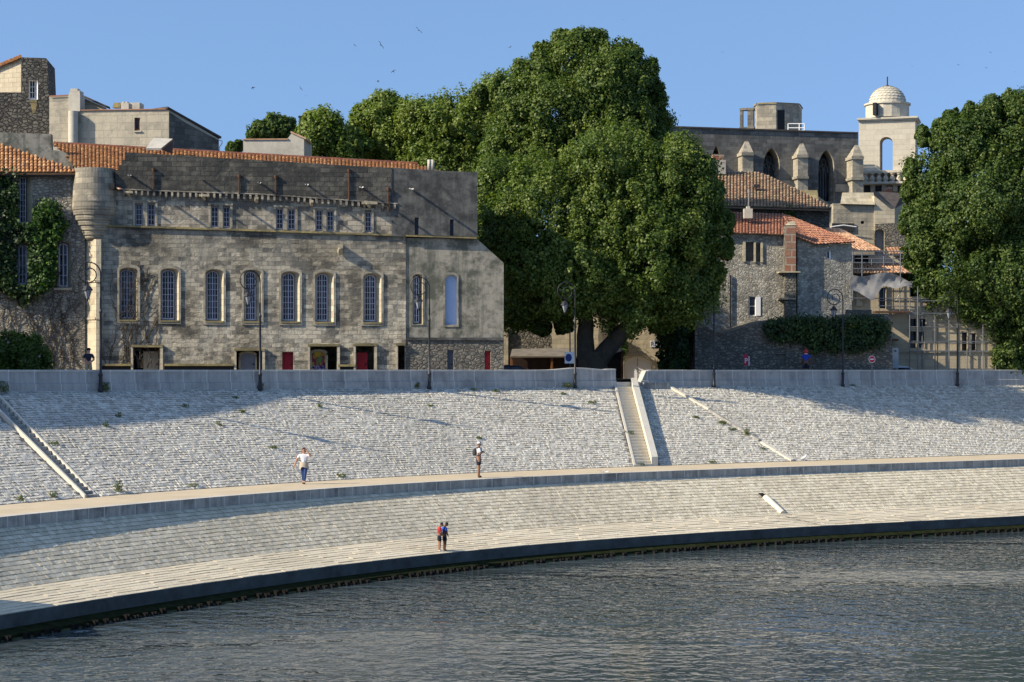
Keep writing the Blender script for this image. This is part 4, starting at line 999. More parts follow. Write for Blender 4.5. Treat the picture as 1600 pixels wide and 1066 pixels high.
g = MB(); a = W(180, 293.5, Dt-rr(33)*.6); g.box(a, Vector((.32, -.4, -.14)), Vector((.12, .1, 0)), Vector((0, 0, .06))); g.build('turret_spout', 'tile_pale', tr)
m = MB(); pa, pb, pc = PF.P(131.5, HY, -.75), PF.P(150, HY, .28), PF.P(158, HY, .28)
zt_ = (HY-374)/F*110.4
for p, q in ((pa, pb), (pb, pc), (pc, PF.P(158.5, HY, -.5))):
    m.face([Vector((p.x, p.y, ZR)), Vector((q.x, q.y, ZR)), Vector((q.x, q.y, zt_)), Vector((p.x, p.y, zt_))])
for z_, e_ in (((HY-437)/28., .05), ((HY-497)/28., .05), ((HY-472)/28., 0)):
    if e_:
        for p, q in ((pa, pb), (pb, pc)):
            nn = Vector(((q-p).y, -(q-p).x, 0)).normalized(); m.box(Vector((p.x, p.y, z_))+nn*.0, (q-p), nn*.07, Vector((0, 0, .12)))
m.build('corner_pilaster', 'cream', mus)

# ================================================================== house with creeper at the far left
PL = Plane(60, 110.6, TH)
lh = thing('creeper_house', 'rubble stone house half covered in green creeper at the left edge, orange tiled roof', 'building', PL.at(0, ZR))
m = MB()
wall(m, PL, [(-70, GY+4), (133, GY+4), (133, 262), (118, 262), (118, 271), (-70, 270)], [(rect(30.5, 276, 50.5, 349.5), rect(31, 277, 42, 349), .5), (arch(90.5, 111.5, 378, 449.5, 5), arch(91.6, 106.6, 379, 449, 5), .45), (rect(28, 382, 44, 446), rect(28.5, 383, 42, 445.5), .35)], 5, 0, 0, 1)
m.build('wall', ['leftwall', 'trim'], lh)
window(lh, PL, -.4, 31.2, 40.5, 277.5, 348.5, 0, 2, 8, fw=1.1, bw=.7, mull=False)
w = window(lh, PL, -.36, 91.8, 106.2, 380, 448.5, 5, 2, 4, fw=2.0, bw=.9, midw=2.0)
g = MB(); pbox(g, PL, 84, 449.8, 112, 453.5, 0, .14); g.build('sill', 'trim', w)
window(lh, PL, -.28, 29, 41.8, 383.5, 445, 0, 2, 4, fw=1.8, bw=.8, midw=1.4)
m = MB(); wall(m, PL, [(-70, 262), (-70, 205), (80, 209.5), (81, 234.5), (97, 236), (114, 247), (114, 268), (60, 268)], [], .6, -3.2, 0); m.build('gable_wall', 'plaster', lh)['label'] = 'grey rendered wall stepping down behind the orange roof'
m = MB(); pbox(m, PL, 112.6, 247, 114.6, 257, -3.2, -3.1); m.build('downpipe', 'iron', lh)
tile_roof('tiled_roof', lh, PL.P(-72, 271, .45), PL.P(125, 271.2, .45), PL.P(-72, 205, -4.0), PL.P(125, 205, -4.0), 'tile_orange', .24, .36,
          poly=[(-72, 272.5), (126, 272.5), (118, 267), (60, 246), (0, 225.5), (-72, 202)], ridge=False)
m = MB(); pbox(m, PL, -70, 271, 124, 274.5, 0, .40); m.build('eave', 'dark_roof', lh)

# ================================================================== dark rubble tower
PT = Plane(40, 136, 6); tw = thing('rubble_tower', 'dark rubble stone tower with a slim white window, at the top left corner', 'tower', PT.at(0, ZR))
m = MB(); wall(m, PT, [(-60, 602), (79, 602), (79, 211), (74, 93.5), (72, 91), (33, 89.5), (33, 144.5), (-60, 144)], [(rect(45, 125.5, 59, 155.5), rect(46, 126.5, 55, 154.5), .5)], 4, 0, 0, 1); m.build('wall', ['tower', 'white_paint'], tw)
window(tw, PT, -.42, 46, 55, 126, 154.5, 0, 2, 3, fw=1.0, bw=.6, mat='white_paint', mull=False)
m = MB(); pbox(m, PT, 48, 156, 57.5, 160, .0, .02); ppoly(m, PT, [(47.5, 160), (58, 160), (55.5, 176), (50.5, 178)], .012); m.build('lichen_stain', 'lichen', tw)
PT2 = Plane(33, 138.3, -22); m = MB(); wall(m, PT2, [(-60, 150), (34, 150), (34, 90.5), (0, 105.5), (-60, 130)], [], .6, 0, 0); m.build('pale_side_wall', 'cream', tw)
tile_roof('tiled_roof', tw, PT2.P(-60, 131, .25), PT2.P(33.5, 91, .25), PT2.P(-60, 126, -2.5), PT2.P(33.5, 87.2, -2.5), 'tile_orange', .24, .36, ridge=False)

# ================================================================== pale house above the museum roof
PH = Plane(200, 129, -6); ph = thing('pale_stone_house', 'pale sunlit stone house with a tall cream flue, rising behind the museum roof', 'building', PH.at(0, ZR))
m = MB(); wall(m, PH, [(77, 602), (264, 602), (264, 170.5), (122, 174), (122, 149.5), (77, 151)], [(rect(210, 184, 219, 204.5), rect(211, 184.5, 218.5, 204), .22)], 6, 0, 0, 0); m.build('wall', 'lighthouse', ph)
w = window(ph, PH, -.18, 210.5, 218.5, 184.5, 204, 0, 1, 1, fw=1.6, mat='brown_wood'); g = MB(); pbox(g, PH, 208.5, 204.5, 220.5, 206.3, 0, .1); g.build('sill', 'render_pale', w)
m = MB(); m.tube([PH.P(114.5, 225, .35), PH.P(114.5, 174, .35)], .33, 14); m.build('flue_pipe', 'render_pale', ph)
m = MB(); pbox(m, PH, 107, 147, 125, 174, -.9, .12); pbox(m, PH, 108.5, 142, 124.5, 147, -.8, .02); pbox(m, PH, 110, 138.5, 121, 142, -.7, -.1); m.build('chimney', 'render_pale', ph)
m = MB(); wall(m, PH, [(122, 175), (164, 172), (164, 168.5), (125, 151), (122, 150)], [], .4, -1.6, 0); m.build('side_gable', 'lighthouse', ph)
m = MB(); q = [PH.P(123, 149.5, -1.2), PH.P(165.5, 168.2, -1.2)]; m.box(q[0], q[1]-q[0], -PH.n*.9, Vector((0, 0, .16))); m.build('gable_roof', 'dark_roof', ph)
m = MB(); ppoly(m, PH, [(77, 151.4), (107, 150), (107, 148), (77, 149.4)], .1); pbox(m, PH, 125, 171.6, 264, 173, -.3, .1) ; m.build('roof_edge', 'tile_red', ph)
m = MB(); pbox(m, PH, 189, 161, 201, 173, -1, -.2); pbox(m, PH, 202, 160.5, 218, 172, -2.2, -1.2); pbox(m, PH, 190, 161.2-2.2, 193.5, 161, -.8, -.4); pbox(m, PH, 195.5, 161.2-2.2, 199, 161, -.8, -.4); m.build('chimney', 'render_pale', ph)
m = MB(); q = PH.P(180, 170, -1.5); m.box(q, PH.t*.5, PH.n*.6, Vector((.1, 0, .32))); m.build('roof_hatch', 'lichen', ph)
PG = Plane(264, PH.P(264, HY).y, 48); m = MB(); wall(m, PG, [(264, 602), (342, 602), (342, 217), (264, 171)], [], .5, 0, 0); m.build('gable_wall', 'greywall', ph)['label'] = 'grey stone gable, streaked'
m = MB(); q0, q1 = PG.P(262, 169.5, .15), PG.P(346, 216.5, .15); m.box(q0, q1-q0, -PG.n*5, Vector((0, 0, .13))); ppoly(m, PG, [(264, 171), (342, 217), (342, 219.5), (320, 208), (290, 192), (264, 175)], .03, 1); m.build('roof', ['dark_roof', 'render_pale'], ph)
m = MB(); m.tube([PG.P(342, 219, .25), PG.P(347, 220.5, .35), PG.P(347, 224, .35), PG.P(343, 230, .15), PG.P(343, 240, .15)], .04, 6); m.build('gutter_pipe', 'white_paint', ph)
# low pale outbuilding to its right
PO = Plane(420, 133, -2); ob = thing('pale_outbuilding', 'low pale rendered outbuilding peeping over the museum roof, left of the trees', 'building', PO.at(0, ZR))
m = MB(); wall(m, PO, [(380, 602), (475, 602), (475, 217), (456, 208), (448, 218.5), (380, 218.5)], [], 4, 0, 0); m.build('wall', 'render_pale', ob)
m = MB(); pbox(m, PO, 379, 216.8, 450, 218.6, -1, .08); q0, q1 = PO.P(454, 207.5, .1), PO.P(478, 218, .1); m.box(q0, q1-q0, -PO.n*3, Vector((0, 0, .12))); m.build('roof', 'tile_pale', ob)
m = MB(); m.tube([PO.P(468.5, 213, -1), PO.P(468.5, 181, -1)], .035, 5); m.tube([PO.P(466, 182, -1), PO.P(471, 182, -1)], .04, 5); m.cbox(PO.P(468.5, 183, -1), .2, .1, .14); m.build('aerial', 'iron', ob)
# tilted grey roof light on the museum roof
PS = Plane(250, 114.5, 10); sk2 = thing('roof_light', 'tilted grey roof panel propped up above the museum tiles, in front of the pale house', 'roof hatch', PS.P(250, 232))
m = MB(); q = [PS.P(228, 231.5, .6), PS.P(252, 231.5, .6), PS.P(270, 217, -1.6), PS.P(240, 215.5, -1.6)]; m.face(q); m.face([p-Vector((0, 0, .12)) for p in q][::-1])
for i in range(4): a, b = q[i], q[(i+1) % 4]; m.face([b, a, a-Vector((0, 0, .12)), b-Vector((0, 0, .12))])
m.build('panel', 'render_pale', sk2); m = MB(); a, b = PS.P(252, 231.5, .6), PS.P(270, 217, -1.6); m.face([a, b, Vector((b.x, b.y, a.z-.1)), Vector((a.x, a.y, a.z-.1))]); m.build('side_cheek', 'dark_roof', sk2)

# ================================================================== the yard wall, gate and lean-to behind the big tree
PY = Plane(900, 137, 2); yw = thing('yard_wall', 'sunlit cream yard wall with an arched white gate behind the big tree', 'wall', PY.at(0, ZR))
m = MB(); wall(m, PY, [(783, GY), (1108, GY), (1108, 470), (783, 470)], [(arch(974.5, 1018.5, 557, GY-1, 12), arch(975.5, 1016.5, 558, GY-1, 12), .3)], .6, 0, 0, 0)
m.build('wall', 'gatewall', yw)
m = MB(); ppoly(m, PY, arch(974, 1019, 556.5, GY-1, 12), -.22); gate = m.build('gate', 'gate_white', yw)
g = MB(); pbox(g, PY, 995.9, 559, 996.6, GY-2, -.22, -.2); g.build('gate_seam', 'galv', gate)
surround(gate, PY, arch(969.5, 1023.5, 551, GY-1, 13), arch(974.5, 1018.5, 557, GY-1, 12), 'cream', .05)
PY2 = Plane(830, 134.5, 6); rw = thing('rubble_yard_wall', 'rough brown rubble wall above the lean-to roof, between facade end and big tree', 'wall', PY2.at(0, ZR))
m = MB(); wall(m, PY2, [(786, GY), (866, GY), (862, 524), (845, 515), (812, 506), (786, 508)], [], .5, 0, 0); m.build('wall', 'yardrubble', rw)
m = MB(); pbox(m, PY2, 787, 512, 794, 570, 0, .25); m.build('end_pier', 'cream', rw)
sd = thing('lean_to_shed', 'low timber lean-to with a grey roof and rust-brown posts behind the parapet', 'shed', PY.P(850, 600, 6))
PD = Plane(850, 128.5, 10)
m = MB(); q = [PD.P(797, 557.5, .3), PD.P(908, 556.5, .3), PD.P(908, 543, -2.6), PD.P(800, 545.5, -2.6)]; m.face(q); m.face([p-Vector((0, 0, .08)) for p in q][::-1]); m.face([q[0], q[0]-Vector((0, 0, .08)), q[1]-Vector((0, 0, .08)), q[1]]); m.build('roof', 'slate', sd)
m = MB(); pbox(m, PD, 798, 556.6, 908, 559.4, .1, .26); m.build('beam', 'brown_wood', sd)
for x in (800, 862.5): m = MB(); pbox(m, PD, x-1.5, 559.4, x+1.6, GY, .08, .22); m.build('post', 'brown_wood', sd)
m = MB(); pbox(m, PD, 800, 558, 908, GY, -2.6, -2.5); m.build('back_boards', 'dark_wood', sd)
m = MB(); pbox(m, PD, 824, 561, 853, GY, -.6, -.5); m.build('board_panel', 'dark_wood', sd)
PD2 = Plane(960, 127, 6); sd2 = thing('timber_bin_store', 'small dark timber shelter with one tall brown post, beside the white gate', 'shed', PD2.P(960, 610))
m = MB(); wall(m, PD2, [(944, GY), (971, GY), (971, 549), (944, 556)], [], 1.6, 0, 0); m.build('boards', 'dark_wood', sd2)
m = MB(); q = [PD2.P(942, 556, .2), PD2.P(974, 548.5, .2), PD2.P(968, 541, -2), PD2.P(944, 543, -2)]; m.face(q); m.face([p-Vector((0, 0, .07)) for p in q][::-1]); m.build('roof', 'slate', sd2)
m = MB(); pbox(m, PD2, 970.5, 547, 974, GY, .0, .16); m.build('post', 'brown_wood', sd2)
sg = thing('street_name_plate', 'white street plate with blue letters on the cream wall right of the gate', 'sign', PY.P(1024, 537))
m = MB(); pbox(m, PY, 1017, 532.5, 1032, 543, 0, .05); m.build('plate', 'sign_white', sg)
m = MB(); text_mesh(m, 'RES', PY.P(1024, 538, .056), PY.t, Vector((0, 0, 1)), .42)
pbox(m, PY, 1017.6, 532.9, 1031.5, 533.5, .05, .055); pbox(m, PY, 1017.6, 542.1, 1031.5, 542.7, .05, .055); m.build('lettering', 'sign_blue', sg)

# ================================================================== house with red roof, right of the big tree
PR = Plane(1200, 128.4, 1); hs = thing('rubble_town_house', 'tall grey rubble house with red tiled roof and brick flue beside the big tree', 'building', PR.at(0, ZR))
op = [(rect(1169.5, 463, 1189.5, 494), rect(1170, 463.4, 1189, 493.6), .18), (rect(1165, 378, 1178, 408), rect(1165.5, 378.5, 1177.5, 407.5), .2), (rect(1181, 380, 1188.5, 409), rect(1181.3, 380.3, 1188, 408.6), .2)]
m = MB(); wall(m, PR, [(1060, GY), (1250, GY), (1250, 371), (1226, 366), (1060, 361)], op, 4.4, 0, 0, 0); m.build('wall', 'house', hs)
PRr = Plane(1266, PR.P(1266, HY).y-.2, 9); m = MB(); wall(m, PRr, [(1246, GY), (1331, GY), (1331, 380), (1274, 384), (1246, 371)], [(rect(1291, 391.5, 1299.5, 405.5), rect(1291.4, 392, 1299, 405), .2)], 2.4, 0, 0, 0); m.build('wing_wall', 'house', hs)
w = window(hs, PR, -.15, 1170.2, 1180.5, 463.5, 493.5, 0, 1, 2, fw=.8, bw=.7, mat='white_paint'); g = MB(); pbox(g, PR, 1181, 463.5, 1188.5, 493.5, -.12, .05); g.build('shutter', 'white_paint', w)
w = window(hs, PRr, -.15, 1291.6, 1299, 392, 405, 0, 1, 1, fw=.8, mat='white_paint'); g = MB(); pbox(g, PRr, 1295.5, 392.5, 1298.6, 404.6, -.13, -.1); g.build('shutter', 'white_paint', w)
m = MB(); ppoly(m, PR, rect(1165, 378, 1178, 408), -.18); ppoly(m, PR, rect(1181, 380, 1188.5, 409), -.18); m.build('blind_niche', 'greywall', hs)
m = MB(); pbox(m, PR, 1161, 376, 1165, 409, 0, .12); pbox(m, PR, 1178, 379, 1181, 410, 0, .12); pbox(m, PR, 1188.5, 378, 1192, 410, 0, .1); m.build('niche_pilaster', 'trim', hs)
m = MB(); pbox(m, PR, 1226.5, 352, 1244, 500, .0, .75); m.build('flue_base', 'quaywall', hs)
m = MB(); pbox(m, PR, 1227, 353, 1243.5, 424, .76, .80, 0); q = [PR.P(1226.5, 352, .8), PR.P(1244, 352, .8), PR.P(1244, 352, 0), PR.P(1226.5, 352, 0)]; ap = [PR.P(1232, 347, .5), PR.P(1241, 345, .5)]
m.face([q[0], q[1], ap[1], ap[0]], mi=1); m.face([q[1], q[2], ap[1]], mi=1); m.face([q[2], q[3], ap[0], ap[1]], mi=1); m.face([q[3], q[0], ap[0]], mi=1); m.build('brick_flue', ['brick_red', 'trim'], hs)
m = MB(); pbox(m, PR, 1218, 424, 1251, 426, 0, .95); pbox(m, PR, 1218, 466, 1244, 468, 0, .95); m.build('cornice_bands', 'trim', hs)
m = MB(); m.tube([PR.P(1141.5, 430, .1), PR.P(1141.5, 575, .1)], .06, 6); m.build('downpipe', 'iron', hs)
e0, e1 = PR.P(1120, 363, .35), PR.P(1336, 380.2, .35)
E0 = PR.P(1120, 366, .35)
tile_roof('tiled_roof', hs, PR.P(1120, 364.5, .4), PR.P(1345, 372.5, .4), PR.P(1120, 332, -4.4), PR.P(1345, 341, -4.4), 'tile_red', .22, .34,
          poly=[(1120, 332.5), (1145, 333), (1222, 335), (1245, 368.8), (1226, 367.5), (1120, 364)], ridge=False)
q0, q1, q2, q3 = PRr.P(1243, 370.5, .35), PRr.P(1274, 383, .35), PRr.P(1337, 379.5, .35), PR.P(1222, 335.5, -4.3)
tile_roof('hip_roof', hs, q1, q2, PR.P(1222, 335.2, -4.2), PR.P(1230, 338, -4.2), 'tile_red', .22, .34, ridge=False)
tile_roof('hip_roof', hs, q0, q1, PR.P(1221, 335.2, -4.2), PR.P(1222, 335.2, -4.2), 'tile_red', .22, .34, ridge=False)
m = MB(); pbox(m, PR, 1163, 326, 1176, 341, -2.0, -1.4); pbox(m, PR, 1167, 322.5, 1172, 326, -1.9, -1.5); m.build('chimney', 'render_pale', hs)
m = MB(); m.tube([PR.P(1169.7, 323, -1.7), PR.P(1171, 296, -1.7)], .07, 7); m.build('chimney_pipe', 'galv', hs)
for x, y in ((1158, 355.5), (1166, 354.5), (1181, 356), (1265, 369.5), (1275, 370)):
    m = MB(); p = PR.P(x, y, -1.6 if x < 1200 else -1.2); m.cbox(p+Vector((0, 0, .02)), .3, .5, .12, .2); m.build('roof_vent', 'slate', hs)
# taller roof behind
PU = Plane(1220, 138, 7); uh = thing('old_tiled_house', 'house with a broad mossy old tiled roof behind the red-roofed house', 'building', PU.at(0, ZR))
m = MB(); wall(m, PU, [(1090, 600), (1296, 600), (1296, 328), (1090, 322)], [], 6, 0, 0); m.build('wall', 'quaywall', uh)
tile_roof('tiled_roof', uh, PU.P(1090, 321.5, .5), PU.P(1310, 328, .5), PU.P(1090, 268, -6.5), PU.P(1310, 274, -6.5), 'tile_old', .25, .36,
          poly=[(1090, 268), (1135, 268.5), (1186, 270.5), (1230, 290), (1299, 325), (1299, 330), (1090, 324)], ridge=False)
m = MB(); pbox(m, PU, 1100, 321.5, 1297, 326, 0, .42); m.build('eave', 'dark_roof', uh)
m = MB(); pbox(m, PU, 1117, 250, 1134, 272, -6.5, -5.4, 0); pbox(m, PU, 1115, 241, 1131, 250, -6.4, -5.6, 1); m.build('chimney', ['render_pale', 'brick_red'], uh)
for x, y in ((1181, 291), (1233, 303)):
    m = MB(); m.cbox(PU.P(x, y, -2.6), .5, .5, .2, .2); m.build('roof_vent', 'dark_roof', uh)

# ================================================================== old quay-side wall with the ivy
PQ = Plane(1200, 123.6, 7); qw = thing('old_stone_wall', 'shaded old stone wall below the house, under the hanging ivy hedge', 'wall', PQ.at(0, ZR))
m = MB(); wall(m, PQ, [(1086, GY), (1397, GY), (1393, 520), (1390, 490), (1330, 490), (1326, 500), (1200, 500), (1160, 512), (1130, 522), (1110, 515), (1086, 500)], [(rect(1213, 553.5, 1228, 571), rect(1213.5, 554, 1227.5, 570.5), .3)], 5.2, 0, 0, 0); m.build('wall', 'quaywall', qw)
m = MB(); ppoly(m, PQ, rect(1213, 553.5, 1228, 571), -.28); pbox(m, PQ, 1211, 551, 1230, 553.2, 0, .1); m.build('blocked_opening', 'greywall', qw)
m = MB(); pbox(m, PQ, 1325, 484, 1362, 501, -1.0, -.4); m.build('upper_block', 'quaywall', qw)
dp = thing('satellite_dish', 'small white dish lying above the left end of the ivy hedge', 'dish', PQ.P(1240, 499))
m = MB(); c = PQ.P(1240, 500, .1); m.lathe(c, [(0, .1), (.12, .12), (.22, .2), (.235, .22)], 14); m.lathe(c, [(.235, .22), (.2, .2), (.0, .08)], 14); m.build('bowl', 'white_paint', dp); m = MB(); m.tube([c-Vector((0, 0, .3)), c+Vector((0, 0, .1))], .03, 5); m.build('stand', 'galv', dp)

# ================================================================== beige building under scaffolding
PB = Plane(1331, 129.2, 1); bb = thing('beige_building', 'sunlit beige stone building with stone-mullioned windows behind the scaffolding', 'building', PB.at(0, ZR))
wins = [(1421.5, 1431.5, 498.5, 512), (1437, 1446, 498.5, 512), (1421.5, 1431.5, 518, 544), (1436, 1443.5, 518.5, 543.5), (1503, 1511, 519.5, 548), (1518, 1524.5, 521, 547.5), (1374, 1384, 450, 482)]
op = [(rect(a, t, b, y), rect(a, t, b-1.2, y), .35) for a, b, t, y in wins]
m = MB(); wall(m, PB, [(1322, GY), (1582, GY), (1582, 466), (1421, 465), (1421, 446), (1322, 440)], op, 5, 0, 0, 0)
wall(m, PB, [(1322, 446), (1424, 446), (1424, 400), (1322, 398)], [(rect(1335, 398.9+1, 1357, 409.5), rect(1335.5, 400, 1356, 409), .4)], 4, -1.6, 1, 1); m.build('wall', ['beige', 'render_pale'], bb)
for a, b, t, y in wins:
    w = window(bb, PB, -.3, a, b-1.2, t, y, 0, 1, 2, fw=.6, bw=.5, mat='dark_wood'); g = MB(); pbox(g, PB, a-1.6, t-2.4, b+1.6, t-.3, 0, .1); pbox(g, PB, b+.2, t-.2, b+1.8, y+.2, 0, .07); g.build('surround', 'beige', w)
m = MB(); ppoly(m, PB, rect(1335, 399.9, 1357, 409.5), -1.9); m.build('dark_opening', 'dark_recess', bb)
m = MB(); pbox(m, PB, 1400, 549.2, 1582, 551, 0, .12); pbox(m, PB, 1424, 463.6, 1582, 466, 0, .16); pbox(m, PB, 1338, 458, 1348, 478, 0, .2) ; m.build('string_course', 'beige', bb)
tile_roof('tiled_roof', bb, PB.P(1328, 428, .2), PB.P(1424, 428, .2), PB.P(1328, 411.5, -1.9), PB.P(1400, 412, -1.9), 'tile_pale', .22, .34, ridge=False)
tile_roof('upper_roof', bb, PB.P(1300, 392.5, -.6), PB.P(1379, 393, -.6), PB.P(1290, 358, -5.5), PB.P(1312, 358.5, -5.5), 'tile_pale', .22, .34, ridge=False)
tile_roof('side_roof', bb, PB.P(1390, 397.5, -.8), PB.P(1440, 398, -.8), PB.P(1384, 388, -3), PB.P(1440, 388, -3), 'tile_pale', .22, .34, ridge=False)
# scaffold
sc = thing('scaffolding', 'steel tube scaffolding standing against the beige building', 'scaffolding', PB.P(1440, 600, 1.2))
m = MB()
for x, y0, y1, of in ((1332.5, 392, 470, 1.0), (1374, 425, 500, 1.0), (1381, 392, 470, 1.0), (1406, 446, 485, 1.0), (1421.5, 446, 606, 1.0), (1421.5, 446, 606, .3), (1441, 465, 606, .25), (1461, 494, 606, 1.0), (1465, 466, 606, .25), (1516, 519, 606, .25), (1511, 548, 606, 1.0), (1556, 540, 606, .3), (1347, 392, 440, 1.15), (1362, 405, 446, .5), (1396, 392, 490, .6), (1407, 392, 446, 1.15), (1434, 448, 606, 1.1), (1483, 470, 606, 1.0), (1536, 500, 606, 1.0)):
    m.tube([PB.P(x, y1, of), PB.P(x, y0, of)], .035, 6)
m.build('upright', 'galv', sc)
m = MB()
for x0, x1, y, of in ((1330, 1412, 398.5, 1), (1330, 1412, 410.5, 1), (1330, 1426, 440, 1), (1330, 1420, 466, 1), (1372, 1424, 478, 1), (1420, 1492, 489.5, 1.0), (1420, 1492, 491.5, .3), (1420, 1545, 533.5, 1), (1420, 1550, 536, .3), (1446, 1505, 507.5, .3), (1406, 1470, 467, .3), (1330, 1412, 392.5, 1.15), (1330, 1412, 404, .5), (1330, 1412, 420, 1.15), (1420, 1500, 511, 1.0), (1420, 1545, 549, 1.0), (1372, 1424, 470, .6), (1420, 1480, 470, 1.0)):
    m.tube([PB.P(x0, y, of), PB.P(x1, y+.6, of)], .032, 6)
m.build('ledger', 'galv', sc)
m = MB(); m.tube([PB.P(1464, 493, 1), PB.P(1492, 509, .3)], .03, 6); m.tube([PB.P(1508, 552, 1), PB.P(1526, 563, .4)], .03, 6); m.tube([PB.P(1400, 470, 1), PB.P(1412, 447, 1)], .03, 6); m.tube([PB.P(1398, 480, 1.2), PB.P(1388, 530, .3)], .025, 6); m.build('brace', 'galv', sc)
m = MB(); pbox(m, PB, 1368, 486, 1422, 488.5, .1, 1.1); pbox(m, PB, 1386, 529.5, 1404, 532.5, .1, .9); m.build('deck', 'rust', sc)
nt_ = thing('scaffold_netting', 'grey debris netting sagging from the scaffold, a torn triangle hanging down', 'netting', PB.P(1370, 440, 1.3))
m = MB(); P = []
for i in range(25):
    x = 1329+i*4.0; row = []
    yb = 449+2*math.sin(i*.8) if x > 1378 else (float(np.interp(x, [1329, 1340, 1364, 1378], [452, 456, 471, 449])))
    yt = 429+ (3*math.sin(i*.35) if x < 1400 else (x-1400)*.55)
    for j in range(9):
        v = j/8; y = yt+(yb-yt)*v; row.append(PB.P(x, y, 1.25+.05*math.sin(i*.55+v*4)+.035*math.sin(i*1.15-v*6)+.025*math.sin(i*2.3+v*9)-.12*math.sin(v*3.1)))
    P.append(row)
m.grid(P[::-1], None, 0, True); m.build('net', 'netting', nt_)
# ================================================================== church
PC = Plane(1190, 172, 10); ch = thing('gothic_church', 'dark stone gothic nave wall with pointed windows and stone pinnacles above the tiled roofs'  , 'church', PC.at(0, ZR))
gw = [(1192, 1219, 231, 300), (1278, 1304, 234.5, 315), (1112, 1126, 228, 270)]
op = [(arch(a, b, t, y, 30, 14, True), arch(a+.5, b-(b-a)*.36, t+6, y, 26, 14, True), 1.5) for a, b, t, y in gw]
m = MB(); wall(m, PC, [(985, 598), (1341, 598), (1341, 209), (1190, 203), (1040, 198.5), (985, 197)], op, 8, 0, 0, 1); m.build('nave_wall', ['church', 'churchlight'], ch)
m = MB(); q0, q1 = PC.P(985, 196.8, .15), PC.P(1341, 208.6, .15); m.box(q0, q1-q0, -PC.n*.8, Vector((0, 0, .12))); m.build('wall_coping', 'dark_roof', ch)
for a, b, t, y in gw:
    b2 = b-(b-a)*.36; m = MB(); ppoly(m, PC, arch(a+.5, b2, t+6, y, 26, 14, True), -1.42); w = m.build('window', 'glass', ch)
    m = MB(); cxx = (a+b2)/2
    pbox(m, PC, cxx-.9, t+32, cxx+.9, y, -1.42, -1.25)
    for sx in (-1, 1):
        pbox(m, PC, cxx+sx*(b2-a)*.25-.5, t+30, cxx+sx*(b2-a)*.25+.5, y, -1.42, -1.28)
        A = arch(min(cxx, cxx+sx*(b2-a)*.48), max(cxx, cxx+sx*(b2-a)*.48), t+24, y, 12, 8, True)[2:]
        m.tube([PC.P(*q, -1.35) for q in A], .09, 5)
    m.tube([PC.P(cxx+(b2-a)*.24*math.cos(k/10*2*math.pi), t+19+5*math.sin(k/10*2*math.pi), -1.35) for k in range(11)], .09, 5); m.build('tracery', 'church', w)
def pinnacle(x, yt, yb, w_, off):
    m = MB(); hw = w_/2
    pbox(m, PC, x-hw, yt+22, x+hw, yb, -.2, off, 0); pbox(m, PC, x-hw-1.2, yt+17, x+hw+1.2, yt+21.8, -.2, off+.15, 0)
    pbox(m, PC, x-hw-1.4, yb-25, x+hw+1.4, yb-21, -.2, off+.2, 0)
    b = [PC.P(x-hw, yt+17, off), PC.P(x+hw, yt+17, off)]; b += [b[1]-PC.n*(off+.1), b[0]-PC.n*(off+.1)]; t_ = [PC.P(x-hw*.55, yt, off*.45), PC.P(x+hw*.1, yt, off*.45)]
    m.face([b[0], b[1], t_[1], t_[0]]); m.face([b[1], b[2], t_[1]]); m.face([b[2], b[3], t_[0], t_[1]]); m.face([b[3], b[0], t_[0]])
    m.build('pinnacle', 'churchlight', ch)
pinnacle(1168.5, 221, 300, 17, 1.3); pinnacle(1254.5, 224.5, 300, 16, 1.3); pinnacle(1340.5, 227, 302, 17, 1.5); pinnacle(1084, 219, 300, 16, 1.3)
for q in ((1220, 282, 1246, 293), (1306, 288, 1332, 300)): m = MB(); pbox(m, PC, *q, 0, .12); m.build('frieze', 'churchlight', ch)
# rooftop stair turret with door and rail
PK = Plane(1214, 176, -14); m = MB()
hexa = [PK.P(1179, HY, -1.2), PK.P(1183, HY, .25), PK.P(1212.5, HY, .3), PK.P(1248, HY, -1.0)]
hexa += [hexa[3]-PK.n*3, hexa[0]-PK.n*3]; z0, z1 = (HY-212)/F*176, (HY-163)/F*176
for i in range(6):
    a, b = hexa[i], hexa[(i+1) % 6]; m.face([Vector((a.x, a.y, z0)), Vector((b.x, b.y, z0)), Vector((b.x, b.y, z1)), Vector((a.x, a.y, z1))])
m.face([Vector((p.x, p.y, z1)) for p in hexa]); 
for i in range(6):
    a, b = hexa[i], hexa[(i+1) % 6]; nn = Vector(((b-a).y, -(b-a).x, 0)).normalized()*.07; m.box(Vector((a.x, a.y, z1-.0))+nn*.5, (b-a), nn, Vector((0, 0, .14)), 1)
rt_ = m.build('roof_turret', ['churchlight', 'lichen'], ch)
P3 = Plane(1213, hexa[2].y-.02, math.degrees(math.atan2((hexa[3]-hexa[2]).y, (hexa[3]-hexa[2]).x))); P3.A = hexa[2].copy()
m = MB(); ppoly(m, P3, rect(1214.5, 172, 1226, 206), .03); m.build('turret_door', 'black', rt_)
m = MB(); pbox(m, PK, 1156, 172, 1160.5, 204, -1.5, -.9); pbox(m, PK, 1168, 171, 1177, 204, -1.5, -.9); pbox(m, PK, 1155.5, 169, 1178, 172.5, -1.6, -.85); pbox(m, PK, 1155, 199, 1178, 206, -1.6, -.8); m.build('roof_arch', 'greywall', ch)
m = MB(); Q = lambda x, y: PK.P(x, y, .9); 
for x in (1231.5, 1249, 1257): m.tube([Q(x, 207), Q(x, 193.5)], .045, 5)
for y in (193.5, 200, 204): m.tube([Q(1231.5, y), Q(1257, y)], .04, 5)
m.build('roof_rail', 'white_paint', ch)
